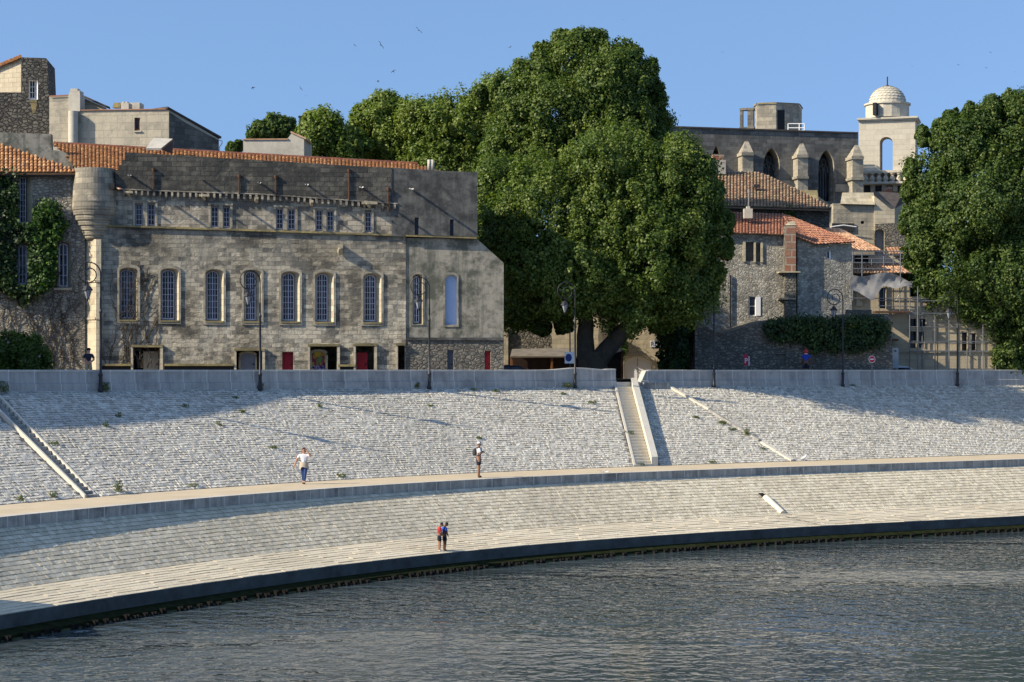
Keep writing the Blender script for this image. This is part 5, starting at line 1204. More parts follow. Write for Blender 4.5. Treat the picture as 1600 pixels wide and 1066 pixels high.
# buttress blocks and lower chapels in front of the nave
PV = Plane(1320, 160, 2)
m = MB(); wall(m, PV, [(1300, 598), (1368, 598), (1368, 318), (1302, 318)], [(rect(1345, 345.5, 1350, 350), rect(1345, 345.5, 1349.5, 350), .3)], 3, 0, 0); m.build('chapel_wall', 'churchlight', ch)
m = MB(); q = [PV.P(1313, 318.5, .35), PV.P(1367, 320, .35), PV.P(1365, 301, -1.2), PV.P(1316, 301, -1.2)]; m.face(q); m.face([q[3], q[2], q[2]-Vector((0, 0, .9))+PV.n*.0, q[3]-Vector((0, 0, .9))][::-1]); m.face([q[1], PV.P(1370, 326, -1.6), q[2]]); m.face([q[0], q[3], PV.P(1313, 320, -1.5)]); m.build('chapel_cap', 'trim', ch)
m = MB()  # sloping buttress wedges
for pts in ([(1247, 302), (1279, 307), (1304, 326), (1304, 345), (1275, 332), (1247, 318)], [(1296, 362), (1330, 344), (1345, 372), (1345, 402), (1296, 402)]):
    wall(m, PV, pts, [], 1.2, -1.5, 0)
m.build('flying_buttress', 'churchlight', ch)
m = MB(); q = [PV.P(1246, 311, -.4), PV.P(1279, 312, -.4), PV.P(1277, 297.5, -1.8), PV.P(1250, 297, -1.8)]; m.face(q); m.face([q[1], q[1]+Vector((.25, 1, -.9)), q[2]]); m.face([q[0], q[0]+Vector((0, 0, -.6)), q[1]+Vector((0, 0, -.6)), q[1]]); m.build('buttress_cap', 'lichen', ch)
m = MB(); q = [PV.P(1364, 300, .2), PV.P(1398, 326, .2), PV.P(1412, 318, -2), PV.P(1410, 302, -2), PV.P(1372, 299.5, -2)]; m.face([q[0], q[1], q[2], q[3], q[4]]); m.build('chapel_roof', 'dark_roof', ch)
m = MB(); wall(m, PV, [(1366, 360), (1398, 360), (1398, 326), (1392, 327), (1366, 306)], [], 1, .1, 0); m.build('gable_face', 'cream', ch)
m = MB(); wall(m, PV, [(1366, 598), (1424, 598), (1424, 347), (1368, 350)], [(arch(1366.5, 1382, 358, 398, 6), arch(1367, 1380, 359, 398, 6), .6)], 1.2, .4, 0, 1)
m.build('ruined_wall', ['yardrubble', 'trim'], ch)
m = MB(); ppoly(m, PV, arch(1366.5, 1382, 358, 398, 6), -.1); m.build('niche_panel', 'netting', ch)
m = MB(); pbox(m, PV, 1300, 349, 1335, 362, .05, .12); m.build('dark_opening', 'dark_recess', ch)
m = MB(); m.tube([PV.P(1298+i*4, 352+abs(i-5)*.55, .5) for i in range(11)], .05, 5); m.build('tent_rail', 'white_paint', ch)

# ================================================================== bell tower
PW = Plane(1386, 182, -16); bt = thing('bell_tower', 'pale square bell tower with open arch, balustrade and scaly stone dome', 'bell tower', PW.at(0, ZR))
m = MB(); wall(m, PW, [(1341, 597), (1431, 597), (1430, 187), (1342, 187)], [(arch(1374.5, 1395, 214, 266, 9), arch(1378.8, 1395.6, 217.5, 267.5, 8), 3.6, True)], 3.6, 0, 0, 0); 
m.build('shaft', 'belfry', bt)
m = MB(); pbox(m, PW, 1339, 184.6, 1434, 187.5, -4.0, .35); pbox(m, PW, 1340.5, 187.4, 1432.5, 190, -3.8, .18); m.build('cornice', 'belfry', bt)
cc = PW.P(1386.5, HY, -1.9); k_ = cc.y/F; zz = lambda y: (HY-y)*k_
m = MB(); m.lathe((cc.x, cc.y, 0), [(34*k_, zz(186)), (34*k_, zz(166)), (36.5*k_, zz(165.4)), (36.5*k_, zz(163)), (30*k_, zz(162.6))], 16, 0, False); dr_ = m.build('drum', 'belfry', bt)
a_ = Vector((cc.x, cc.y, 0)); 
m = MB(); m.box(Vector((cc.x-24.5*k_, cc.y-25*k_, zz(184.5))), Vector((5*k_, -1.6*k_, 0)), Vector((-.3, -.6, 0)), Vector((0, 0, 19*k_))); m.build('drum_opening', 'dark_recess', dr_)
# dome with overlapping scale stones
m = MB(); RB = 29*k_; rows = 9
for j in range(rows):
    e0, e1 = math.pi/2*j/rows, math.pi/2*(j+1.25)/rows; nn = max(6, int(30*math.cos(e0))); 
    for i in range(nn):
        a0, a1 = 2*math.pi*(i+.5*(j % 2))/nn, 2*math.pi*(i+.96+.5*(j % 2))/nn
        ro, ri = RB*1.012, RB*.99; e1c = min(e1, math.pi/2)
        f = lambda a, e, r: Vector((cc.x+r*math.cos(e)*math.cos(a), cc.y+r*math.cos(e)*math.sin(a), zz(162.6)+r*math.sin(e)*.97))
        am = (a0+a1)/2
        m.face([f(a0, e0+.03, ro), f(am, e0-.01, ro*1.004), f(a1, e0+.03, ro), f(a1, e1c, ri), f(a0, e1c, ri)]); m.face([f(a1, e0+.03, ri*.98), f(a1, e0+.03, ro), f(am, e0-.01, ro), f(a0, e0+.03, ro), f(a0, e0+.03, ri*.98)][::-1])
m.ball((cc.x, cc.y, zz(162.6)), RB*.98, RB*.98, RB*.95, 24, 12); m.build('dome', 'belfry', bt)
m = MB(); m.tube([(cc.x, cc.y, zz(136)), (cc.x, cc.y, zz(120))], .06, 6); m.ball((cc.x, cc.y, zz(134)), .13, .13, .13, 8, 6); m.build('finial', 'iron', bt)
m = MB()
pbox(m, PW, 1346, 267.5, 1436, 271, 0, 1.5); pbox(m, PW, 1346, 285, 1436, 288, 0, 1.5); pbox(m, PW, 1346, 288, 1436, 300, -.1, .7, 0)
for i in range(8):
    c = PW.P(1352.5+i*10.5, 285, 1.25); h_ = 14*k_
    m.lathe(c, [(.26, 0), (.26, .08), (.12, .14), (.3, h_*.38), (.14, h_*.72), (.14, h_*.85), (.26, h_*.9), (.26, h_)], 10, 0, True)
m.build('balustrade', 'belfry', bt)
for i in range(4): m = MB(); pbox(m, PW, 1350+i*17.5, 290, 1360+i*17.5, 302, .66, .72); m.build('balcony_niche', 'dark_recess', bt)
m = MB(); pbox(m, PW, 1378.5, 292, 1393, 303, 1.2, 2.2); m.build('chimney', 'brick_red', bt)
for x, y in ((1375.5, 173), (1388, 173), (1377, 182), (1403, 182.5), (1387, 188.5), (1399, 160)):
    pass
# ================================================================== trees
def tree(name, label, group, base, blobs, limbs, mat, size=.21, per=95, clump=.85, dens=1.0, tb=None):
    rt = thing(name, label, 'tree', base, group)
    m = MB()
    for L in limbs: limb(m, *L)
    m.build('trunk', 'bark', rt)
    P, N_, T = crown_points(blobs, clump, per, dens)
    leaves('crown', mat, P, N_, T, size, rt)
    return rt
DA = 119.3
big = [(860, 345, DA, 95, 85, 3.6), (960, 290, DA, 90, 80, 3.8), (1045, 300, DA-1, 75, 70, 2.4), (1088, 368, DA-1, 44, 66, 2.0), (1136, 350, DA-1, 9, 16, .5), (1134, 390, DA-1, 10, 16, .5), (1118, 305, DA-1, 12, 16, .6), (1100, 262, DA-1, 12, 14, .6), (1120, 425, DA-1, 11, 14, .6), (1108, 452, DA-1, 10, 12, .5), (766, 345, DA, 10, 14, .5), (762, 385, DA, 10, 14, .5), (1010, 380, DA-1.5, 100, 90, 3.2),
       (800, 375, DA, 42, 62, 2.4), (900, 430, DA-1, 110, 60, 3.6), (830, 455, DA+1, 52, 50, 2.6), (1000, 455, DA-.5, 85, 50, 2.6), (1075, 440, DA-1, 50, 50, 1.9), (955, 350, DA-2, 70, 60, 2.5),
       (1060, 260, DA-1, 45, 40, 2.0), (860, 478, DA+1, 50, 22, 2.2), (1035, 478, DA+1, 50, 22, 2.0), (815, 485, DA+2, 28, 22, 1.6), (880, 512, DA+1.5, 14, 7, .5), (845, 512, DA+1, 16, 8, .6), (990, 505, DA+1, 14, 8, .6), (1030, 508, DA+1, 18, 9, .7)]
b0 = W(930, 612, DA)
f0 = W(926, 548, DA); 
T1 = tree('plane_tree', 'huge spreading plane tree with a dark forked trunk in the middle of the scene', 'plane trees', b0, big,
     [(b0, f0, 1.0, .86, 5, .06, 12), (W(916, 560, DA), W(913, 470, DA), .6, .42, 5, .08, 10), (W(938, 560, DA), W(1005, 482, DA-.3), .6, .42, 6, .1, 10), (W(1005, 482, DA-.3), W(1045, 410, DA), .42, .22, 6, .15, 8),
      (W(911, 470, DA), W(890, 380, DA), .45, .2, 6, .2, 8), (W(911, 470, DA), W(850, 430, DA), .3, .12, 6, .2, 7), (W(952, 548, DA), W(965, 470, DA+.6), .26, .14, 5, .1, 7), (W(1005, 482, DA-.3), W(960, 380, DA), .3, .12, 6, .2, 7), (W(911, 480, DA), W(950, 400, DA), .25, .1, 6, .2, 7)], 'leaf', .165, 130)
DB = 131.0
T2 = tree('plane_tree', 'tallest plane tree, its dome of leaves standing highest against the sky', 'plane trees', W(955, 612, DB),
     [(930, 145, DB, 76, 56, 3.0), (905, 108, DB, 36, 38, 2.0), (955, 102, DB, 30, 30, 1.8), (972, 158, DB, 55, 60, 2.8), (848, 92, DB, 16, 26, 1.0), (882, 64, DB, 15, 15, .8), (905, 58, DB, 11, 13, .6), (930, 68, DB, 17, 15, .8), (985, 88, DB, 17, 18, .9), (1012, 118, DB, 15, 20, .8), (1027, 152, DB, 13, 20, .7), (1033, 186, DB, 9, 16, .6), (818, 122, DB, 16, 22, 1.0), (778, 144, DB, 15, 16, .9), (752, 148, DB, 10, 10, .5), (860, 180, DB, 82, 60, 3.2), (950, 220, DB, 95, 65, 3.6), (1005, 200, DB+1, 36, 55, 2.2), (830, 240, DB, 70, 60, 3), (850, 128, DB, 24, 36, 1.5), (800, 300, 125, 50, 50, 2.2), (790, 150, DB, 26, 30, 1.6), (778, 300, 124, 40, 55, 2.2), (780, 385, 123.5, 40, 55, 2.2), (800, 460, 123, 40, 45, 2.0)],
     [(W(955, 612, DB), W(945, 350, DB), .8, .5, 6, .2, 10), (W(945, 350, DB), W(930, 130, DB), .45, .12, 6, .3, 7), (W(945, 340, DB), W(850, 180, DB), .3, .1, 6, .3, 7)], 'leaf', .17, 120)
DC = 142.0
T3 = tree('plane_tree', 'lower plane tree filling the gap behind the right end of the museum roof', 'plane trees', W(720, 606, DC),
     [(720, 205, DC, 65, 42, 3), (785, 185, DC, 50, 55, 2.6), (665, 212, DC, 50, 40, 2.6), (650, 185, DC, 26, 22, 1.5), (760, 160, DC, 26, 24, 1.5), (700, 265, DC, 70, 40, 2.6), (770, 280, DC, 60, 50, 2.6), (690, 180, DC, 22, 22, 1.3), (740, 178, DC, 26, 24, 1.4)],
     [(W(720, 606, DC), W(715, 300, DC), .5, .3, 6, .2, 8), (W(715, 300, DC), W(730, 190, DC), .28, .08, 5, .2, 6)], 'leaf2', .19, 110)
T4 = tree('plane_tree', 'yellow-green plane tree behind the museum roof, second from the left of the grove', 'plane trees', W(610, 605, DC+2),
     [(610, 195, DC+2, 42, 42, 2.4), (585, 225, DC+2, 48, 32, 2.4), (640, 225, DC+2, 36, 34, 2.2), (600, 168, DC+2, 20, 20, 1.2), (567, 185, DC+2, 16, 18, 1.1)],
     [(W(610, 605, DC+2), W(606, 260, DC+2), .4, .22, 6, .2, 8), (W(606, 260, DC+2), W(606, 170, DC+2), .2, .06, 5, .2, 6)], 'leaf2', .19, 110)
T5 = tree('plane_tree', 'small bushy tree at the left end of the grove, touching the pale outbuilding', 'plane trees', W(505, 605, DC),
     [(500, 215, DC, 32, 34, 2), (535, 228, DC, 30, 24, 1.8), (512, 195, DC, 16, 20, 1.2), (484, 200, DC, 15, 20, 1.1), (555, 232, DC, 24, 22, 1.6)],
     [(W(505, 605, DC), W(505, 215, DC), .3, .1, 6, .2, 7)], 'leaf2', .22, 85)
T6 = tree('dark_tree', 'small dark tree behind the low pale outbuilding, far left of the grove', 'background trees', W(425, 600, 160),
     [(412, 208, 160, 20, 12, 1.6), (445, 202, 160, 18, 16, 1.6), (428, 203, 160, 14, 18, 1.4), (397, 212, 160, 10, 6, 1)], [(W(425, 600, 160), W(425, 210, 160), .3, .1, 5, .1, 6)], 'leaf3', .26, 80)
T7 = tree('dark_tree', 'tiny green treetop just left of the low pale outbuilding', 'background trees', W(366, 600, 160),
     [(366, 232, 160, 12, 7, 1), (374, 228, 160, 6, 5, .7)], [(W(366, 600, 160), W(366, 232, 160), .2, .08, 5, .1, 6)], 'leaf3', .24, 80)
DR = 130.5
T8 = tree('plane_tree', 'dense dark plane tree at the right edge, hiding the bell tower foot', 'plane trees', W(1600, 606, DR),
     [(1500, 240, DR, 48, 50, 2.8), (1575, 215, DR, 55, 55, 3), (1455, 300, DR, 36, 62, 2.2), (1530, 320, DR-1, 90, 80, 4), (1448, 385, DR, 34, 52, 2.2), (1500, 420, DR-1, 70, 60, 3.4), (1580, 440, DR-1, 95, 80, 3.8), (1630, 300, DR, 90, 90, 4), (1600, 520, DR, 52, 42, 2.6),
      (1660, 440, DR, 80, 100, 3.8), (1468, 212, DR, 16, 24, 1.1), (1540, 190, DR, 22, 24, 1.4), (1592, 178, DR, 28, 24, 1.6), (1487, 188, DR, 10, 14, .6), (1512, 178, DR, 12, 15, .7), (1552, 166, DR, 12, 14, .7), (1580, 156, DR, 12, 12, .7), (1442, 214, DR, 9, 14, .6), (1424, 262, DR, 9, 14, .6), (1417, 300, DR, 8, 16, .6), (1413, 350, DR, 7, 14, .5), (1416, 400, DR, 8, 14, .5), (1650, 190, DR, 60, 50, 3), (1578, 560, DR-1, 30, 22, 1.6), (1430, 340, DR, 16, 30, 1.1), (1440, 440, DR, 22, 26, 1.4), (1520, 480, DR, 36, 26, 1.8), (1490, 455, DR, 38, 26, 1.8)],
     [(W(1600, 606, DR), W(1590, 430, DR), .8, .5, 6, .15, 10), (W(1590, 430, DR), W(1560, 220, DR), .45, .12, 6, .3, 8), (W(1590, 440, DR), W(1480, 330, DR), .3, .1, 6, .3, 7)], 'leaf3', .17, 120)
T9 = tree('ivy_clad_trunk', 'dark ivy-clad trunk standing between the white gate and the house', 'background trees', W(1052, 610, 124),
     [(1052, 555, 124, 22, 60, .9), (1056, 500, 124, 26, 45, 1.1), (1050, 590, 124, 20, 30, .8)], [(W(1052, 612, 124), W(1060, 430, 124), .5, .3, 6, .08, 9)], 'ivyleaf', .17, 120, .6)

# ================================================================== ivy, bush, wall plants
def ivy_on(name, label, cat, pl, poly, mat, n, o0, o1, size, holes=(), clump=.5, stems=0):
    xs_ = [p[0] for p in poly]; ys_ = [p[1] for p in poly]; P, N_, T = [], [], []
    got = 0
    while got < n:
        x, y = random.uniform(min(xs_), max(xs_)), random.uniform(min(ys_), max(ys_))
        if not pip((x, y), poly) or any(a < x < b and t < y < d for a, t, b, d in holes): continue
        c = pl.P(x, y, random.uniform(o0, o1)); k = random.randint(18, 42); e = rng.normal(0, 1, (k, 3)); e /= np.linalg.norm(e, axis=1)[:, None]
        q = np.array(c)+e*clump*rng.uniform(.2, 1, (k, 1))
        d = (q-np.array(pl.A))@np.array(pl.n); q += np.outer(np.clip(.03-d, 0, None), np.array(pl.n))
        keep = [i for i in range(k) if not any(a < proj(q[i])[0] < b and t < proj(q[i])[1] < d2 for a, t, b, d2 in holes)]
        if not keep: continue
        q = q[keep]; e = e[keep]
        P.append(q); N_.append(e*.6+np.array(pl.n)*.7+np.array((0, 0, .3))); T.append(np.clip(random.gauss(.45, .22)+rng.normal(0, .1, len(q)), 0, 1)); got += len(q)
    rt = thing(name, label, cat, pl.P(sum(xs_)/len(xs_), max(ys_), .1))
    leaves('foliage', mat, np.concatenate(P), np.concatenate(N_), np.concatenate(T), size, rt)
    m = MB()
    for i in range(max(3, stems)):
        x = random.uniform(min(xs_)+5, max(xs_)-5); y = max(ys_)-random.uniform(0, 10); pts = [pl.P(x, y, .04)]
        for k in range(6):
            x += random.uniform(-8, 8); y -= (max(ys_)-min(ys_))/8; pts.append(pl.P(x, y, .05))
        m.tube(pts, [.035-.004*k for k in range(7)], 5)
    m.build('stems', 'stem', rt)
    return rt
wh = [(30, 274, 51, 349), (27, 381, 43.5, 446), (90, 377, 112, 450)]
ivy_on('wall_creeper', 'dense dark green creeper covering the left house between and below its windows', 'creeper', PL, [(-40, 268), (30, 270), (31, 350), (52, 344), (62, 360), (74, 440), (66, 455), (50, 462), (38, 470), (20, 466), (8, 455), (-40, 448)], 'ivyleaf', 9000, .05, .45, .19, wh)
ivy_on('wall_creeper', 'bright green creeper patch beside the arched window of the left house', 'creeper', PL, [(52, 330), (64, 322), (80, 316), (90, 335), (99, 350), (90, 376), (86, 440), (74, 446), (62, 455), (48, 440), (46, 370)], 'creeper', 4200, .1, .55, .19, wh)
ivy_on('ivy_hedge', 'thick dark ivy hedge hanging over the old stone wall in front of the house', 'ivy', PQ, [(1198, 510), (1210, 500), (1262, 497), (1330, 499), (1378, 500), (1388, 512), (1384, 535), (1372, 545), (1358, 541), (1340, 548), (1318, 545), (1300, 549), (1288, 541), (1268, 548), (1262, 535), (1240, 528), (1214, 530), (1204, 526)], 'ivyleaf', 10000, .05, .6, .17)
ivy_on('wall_plant', 'small green plant rooted under the eave of the mossy tiled roof', 'plant', PU, [(1226, 323), (1236, 322), (1239, 338), (1224, 337)], 'leaf3', 260, .1, .4, .18, (), .3)
ivy_on('wall_plant', 'pale flowering climber beside the arched white gate, by the timber shelter', 'plant', PY, [(952, 525), (968, 522), (980, 540), (978, 556), (970, 560), (956, 546)], 'creeper', 900, .2, 1.0, .16, (), .35)
# flowering bush
P, N_, T = crown_points([(34, 560, 101, 34, 26, 1.0), (15, 556, 101, 24, 24, .9), (54, 572, 101, 16, 12, .7), (28, 592, 101, 38, 18, .9), (-20, 570, 101, 24, 26, .9)], .4, 110)
bu = thing('flowering_bush', 'green bush dotted with pink flowers behind the parapet at the far left', 'bush', W(25, 612, 101))
leaves('foliage', 'leaf', P, N_, T, .13, bu)
k = rng.choice(len(P), 260); fr = P[k]; fr = fr[(fr[:, 1] < 101.1)]
m = MB()
for q in fr[:130]:
    for j in range(4):
        a = j*1.57; c = Vector(q)+Vector((0, -.08, .02)); d = Vector((math.cos(a), -.2, math.sin(a)))*.05; e = Vector((-math.sin(a), 0, math.cos(a)))*.03
        m.face([c, c+d-e, c+d*1.3, c+d+e])
o = m.build('blossoms', 'flower', bu)
m = MB()
for i in range(5): limb(m, W(25+i*6, 612, 101), W(5+i*14, 560, 101), .04, .015, 4, .05, 5)
m.build('stems', 'stem', bu)
# dry climbing stems over the rubble and the left end of the facade
def dry_vine(label, pl, x0, x1, y0, y1, n, off):
    m = MB()
    for i in range(n):
        x = random.uniform(x0, x1); y = y1; dx = random.uniform(-1.2, 1.2); pts = [pl.P(x, y, off)]
        while y > y0 and len(pts) < 26:
            dx = dx*.8+random.uniform(-1.6, 1.6); x += dx*1.6; y -= random.uniform(3, 9)
            if not (x0-6 < x < x1+6): break
            pts.append(pl.P(x, y, off+random.uniform(0, .04)))
            if random.random() < .35 and len(pts) > 3:
                xx, yy = x, y; br = [pts[-1]]
                for k in range(random.randint(3, 6)): xx += random.uniform(-6, 6); yy -= random.uniform(-2, 6); br.append(pl.P(xx, yy, off+random.uniform(0, .03)))
                m.tube(br, [.014-.0015*k for k in range(len(br))], 3, cap=False)
        if len(pts) > 2: m.tube(pts, [.026-.0006*k for k in range(len(pts))], 4, cap=False)
    tag(m.build('dry_vine', 'stem', origin=pl.P(x0, y1, off)), label, 'vine', 'dry vine stems on the walls')
dry_vine('leafless vine stems spread over the rubble wall of the left house', PL, 5, 128, 345, 578, 20, .03)
dry_vine('leafless vine stems beside and below the first arched window of the facade', PF, 158, 250, 380, 575, 20, .03)

# ================================================================== weeds on the slope and walkway edge
def weed(B, px, py, label, n=60, r=.22, h=.3, cat='weeds', loc=None):
    c = loc if loc is not None else hit(B, px, py)[0]; k = n
    e = np.clip(rng.normal(0, .8, (k, 3)), -1.2, 1.2); q = np.array(c)+e*np.array((r*.6, r*.6, 0))+np.array((0, 0, 1))*np.abs(e[:, 2:3])*h*.6
    o = leaves('weed_clump', 'weed', q, e+np.array((0, -.3, .3)), rng.uniform(0, 1, k), .13, None, c, asp=.35)
    tag(o, label, cat, 'weed clumps on the stone slope')
for px, py, n, r, h, lb in ((185, 768, 130, .2, .55, 'tall green weed at the walkway edge, just right of the left staircase foot'), (533, 745, 90, .28, .2, 'low weed mat at the back of the walkway right of the walking woman'),
    (300, 759, 60, .35, .12, 'flat weed patch at the walkway back edge, between left staircase and woman'), (33, 783, 60, .2, .3, 'weed at the slope foot left of the left staircase'), (83, 777, 60, .2, .3, 'weed at the slope foot next to the left staircase'),
    (83, 694, 80, .3, .14, 'green weed on the slope against the right kerb of the left staircase'), (185, 652, 50, .15, .3, 'thin weed in the middle of the left slope below the parapet shadow'), (165, 667, 50, .15, .3, 'thin yellowish weed left of another on the left slope'),
    (378, 645, 70, .22, .2, 'green weed on the slope below the second street lamp'), (342, 665, 50, .16, .22, 'small weed on the left slope, alone between lamp shadows'), (426, 700, 60, .24, .15, 'weed tuft on the slope up and left of the walking woman'), (290, 636, 50, .2, .15, 'weed high on the slope near the edge of the parapet shadow'),
    (368, 622, 40, .22, .12, 'dark weed right under the parapet near the second lamp'), (500, 637, 50, .12, .3, 'upright weed on the slope below the corner of the long shadow'), (748, 686, 60, .2, .18, 'weed on the slope just above the man in white'), (672, 635, 40, .2, .12, 'dark weed under the third street lamp on the slope'),
    (740, 610, 60, .25, .14, 'weed at the slope top right of the third street lamp'), (775, 612, 60, .25, .15, 'weed at the slope top midway between third and fourth lamps'), (880, 616, 60, .22, .14, 'weed on the slope under the fourth street lamp'), (925, 630, 90, .3, .16, 'leaning weed on the slope left of the sunlit staircase'),
    (983, 678, 90, .3, .2, 'weed hanging over the left kerb of the sunlit staircase'), (1000, 727, 70, .3, .12, 'weed on the bottom step of the sunlit staircase'), (1087, 653, 70, .25, .16, 'weed on the slope left of the slanting kerb'), (1128, 662, 120, .35, .2, 'large dark weed beside the middle of the slanting kerb'),
    (1145, 672, 80, .3, .14, 'trailing weed just below the large one by the slanting kerb'), (1167, 680, 110, .22, .42, 'yellow-green bushy weed beside the slanting kerb'), (1112, 723, 60, .3, .12, 'weed at the slope foot between staircase and slanting kerb'), (1192, 702, 50, .18, .14, 'small weed left of the smooth white kerb length'),
    (1332, 603, 50, .25, .12, 'dark weed below the lamp by the ivy hedge')):
    weed(B_up, px, py, lb, n, r, h)
for px, of, n, r, h, lb in ((160, .12, 260, .3, .5, 'dark ivy clump round the foot of the leftmost street lamp'), (885, .14, 180, .45, .3, 'bushy weed at the parapet foot beside the lamp by the no-parking sign'), (405, .12, 90, .2, .35, 'small dark weed at the foot of the second street lamp'), (2, .15, 200, .35, .6, 'dark green weed at the head of the left staircase'), (650, .1, 70, .2, .35, 'pale weed on the parapet ledge left of the third lamp')):
    s = s_of_px(C_par, px); p = cpt(C_par, s)+nrm_at(s)*of; weed(None, 0, 0, lb, n, r, h, loc=p)

# ================================================================== birds
def make_bird():
    m = MB(); m.tube([(0, -.09, 0), (0, -.06, .005), (0, 0, 0), (0, .05, 0), (0, .075, .004), (0, .095, 0)], [.006, .014, .02, .016, .015, .004], 7)
    for sx in (-1, 1):
        L = [(0.012, .04, 0), (.08, .055, .03), (.16, .02, .035), (.22, -.05, .02)]; T_ = [(0.012, -.02, 0), (.08, .01, .028), (.15, -.01, .033)]
        f = lambda p, z=0: (p[0]*sx, p[1], p[2]+z)
        for z in (0.004, -.004):
            q1 = [f(L[0], z), f(L[1], z), f(T_[1], z), f(T_[0], z)]; q2 = [f(L[1], z), f(L[2], z), f(T_[2], z), f(T_[1], z)]; q3 = [f(L[2], z), f(L[3], z), f(T_[2], z)]
            for q in (q1, q2, q3): m.face(q if (z > 0) == (sx < 0) else q[::-1])
        m.face([(0, -.08, 0), (.012*sx, -.085, 0), (.025*sx, -.14, 0), (.006*sx, -.105, 0)])
    return m.build('swift', 'black', origin=(0, 0, 0))
bird0 = make_bird(); far_b = 'tiny distant swift, a mere speck in the sky above the bell tower and right tree'
BL = [(654, 47.5, 112, (.5, .75, .3), 'dark swift highest in the open sky, wings tilted steeply'), (595, 70.6, 108, (.4, 1.0, .1), 'largest dark swift, wings spread nearly upright, left of the tall tree'), (554.6, 71.3, 190, (.3, .5, .9), 'small swift just left of the largest one'),
      (614.7, 111.8, 165, (.9, -.6, .4), 'swift banking below the largest one'), (590.8, 127.4, 175, (.5, -.5, 1.4), 'swift lowest of the trio right of centre-left sky'), (395, 137.7, 160, (1.1, .1, 2.4), 'swift alone above the far left treetop'),
      (470, 138.6, 200, (.8, .9, .4), 'swift midway between the lone left one and the trio'), (479.4, 150.3, 260, (.2, .2, .3), 'very small swift just under another in the left sky'), (553, 162, 230, (.4, .7, .8), 'small swift just above the yellow-green trees'),
      (797, 74, 190, (.3, -.5, .7), 'small swift just left of the tall tree dome'), (973, 31, 300, (.3, .3, .3), 'tiny swift above the tall tree dome'), (1129, 81.5, 210, (.2, .15, .2), 'swift gliding level right of the tall tree'), (1281, 150.5, 300, (.1, .1, 0), 'tiny swift above the church wall'),
      (1425, 103.6, 330, (.3, .1, .4), far_b), (1497, 101.4, 250, (.8, .3, .4), far_b), (1502, 107.4, 330, (.3, .6, .2), far_b), (1540.7, 106.2, 280, (.9, .2, .4), far_b), (1547.5, 81.9, 300, (.6, .4, 0), far_b), (1586, 112.6, 330, (.2, .2, 0), far_b)]
for i, (px, py, D, ro, lb) in enumerate(BL):
    o = bird0 if i == 0 else bird0.copy()
    if i: COL.objects.link(o)
    o.location = W(px, py, D); o.rotation_euler = ro; o.scale = (1.25,)*3; tag(o, lb, 'swift', 'swifts in the sky')

# ================================================================== signs, cars, mirror
def post_sign(name, label, cat, pl, x, ytop, off): 
    return thing(name, label, cat, pl.P(x, 604, off))
PX = Plane(1166, 121.5, 14)
s_ = thing('parking_sign', 'small red parking sign with a white letter P on the shaded wall', 'sign', PX.P(1166, 600))
m = MB(); pbox(m, PX, 1162, 556.5, 1169.5, 571, -.02, .04, 0); pbox(m, PX, 1169.6, 557, 1171.2, 571.5, -.1, .04, 1); pbox(m, PX, 1162.4, 554, 1167.5, 556.4, -.02, .03, 0); m.build('panel', ['sign_red', 'sign_white'], s_)
m = MB(); text_mesh(m, 'P', PX.P(1165.8, 564.2, .047), PX.t, Vector((0, 0, 1)), .44); m.build('lettering', 'sign_white', s_)
m = MB(); m.tube([PX.P(1166, 608, -.06), PX.P(1166, 555, -.06)], .03, 6); m.build('post', 'galv', s_)
def disc(m, c, pl, r, off, mi=0, seg=20, rz=None):
    rz = rz or r
    m.face([c+pl.t*r*math.cos(2*math.pi*k/seg)+Vector((0, 0, rz*math.sin(2*math.pi*k/seg)))+pl.n*off for k in range(seg)], mi=mi)
PE = Plane(1362, 122.2, 14)
s_ = thing('no_entry_sign', 'small round red no-entry sign with white bar below the ivy hedge', 'sign', PE.P(1362, 600))
m = MB(); c = PE.P(1362.5, 561.5); disc(m, c, PE, .23, .0, 0); disc(m, c, PE, .2, .006, 1); m.box(c-PE.t*.14-Vector((0, 0, .035))+PE.n*.006, PE.t*.28, PE.n*.006, Vector((0, 0, .07)), 0); m.build('disc', ['sign_white', 'sign_red'], s_)
m = MB(); m.tube([PE.P(1362.5, 606, -.05), PE.P(1362.5, 556, -.05)], .03, 6); m.build('post', 'galv', s_)
PN = Plane(1398, 126, 12)
s_ = thing('notice_board', 'tall pale notice board with a small dark emblem, right of the ivy wall', 'sign', PN.P(1398, 600))
m = MB(); pbox(m, PN, 1392, 543.5, 1404, 576, -.05, .03); m.build('panel', 'board_grey', s_)
m = MB(); c = PN.P(1398.5, 548.5, .035); m.face([c+PN.t*a+Vector((0, 0, b)) for a, b in ((-.12, .06), (-.04, 0), (.1, .02), (.12, -.03), (0, -.06), (-.06, -.03))][::-1]); m.face([c+PN.t*a+Vector((0, 0, b)) for a, b in ((-.04, 0), (.0, .1), (.04, .02))][::-1]); m.build('emblem', 'black', s_)
m = MB(); pbox(m, PN, 1393, 570, 1395, 606, -.1, -.05); pbox(m, PN, 1401, 570, 1403, 606, -.1, -.05); m.build('legs', 'galv', s_)
s_ = thing('no_parking_sign', 'square white no-parking sign with dark blue disc beside the lamp before the big tree', 'sign', W(890, 605, 116.5))
PK2 = Plane(891, 116.5, 8); m = MB(); pbox(m, PK2, 882.5, 550, 899.5, 568, -.03, .0); m.build('panel', 'sign_white', s_)
m = MB(); c = PK2.P(888.5, 559); disc(m, c, PK2, .20, .004, 0, 20, .24); disc(m, c, PK2, .165, .007, 1, 20, .2); m.build('symbol', ['sign_blue', 'sign_blue'], s_)
m = MB(); m.tube([PK2.P(891, 608, -.06), PK2.P(890.5, 515, -.06)], .04, 6); m.build('post', 'iron', s_)
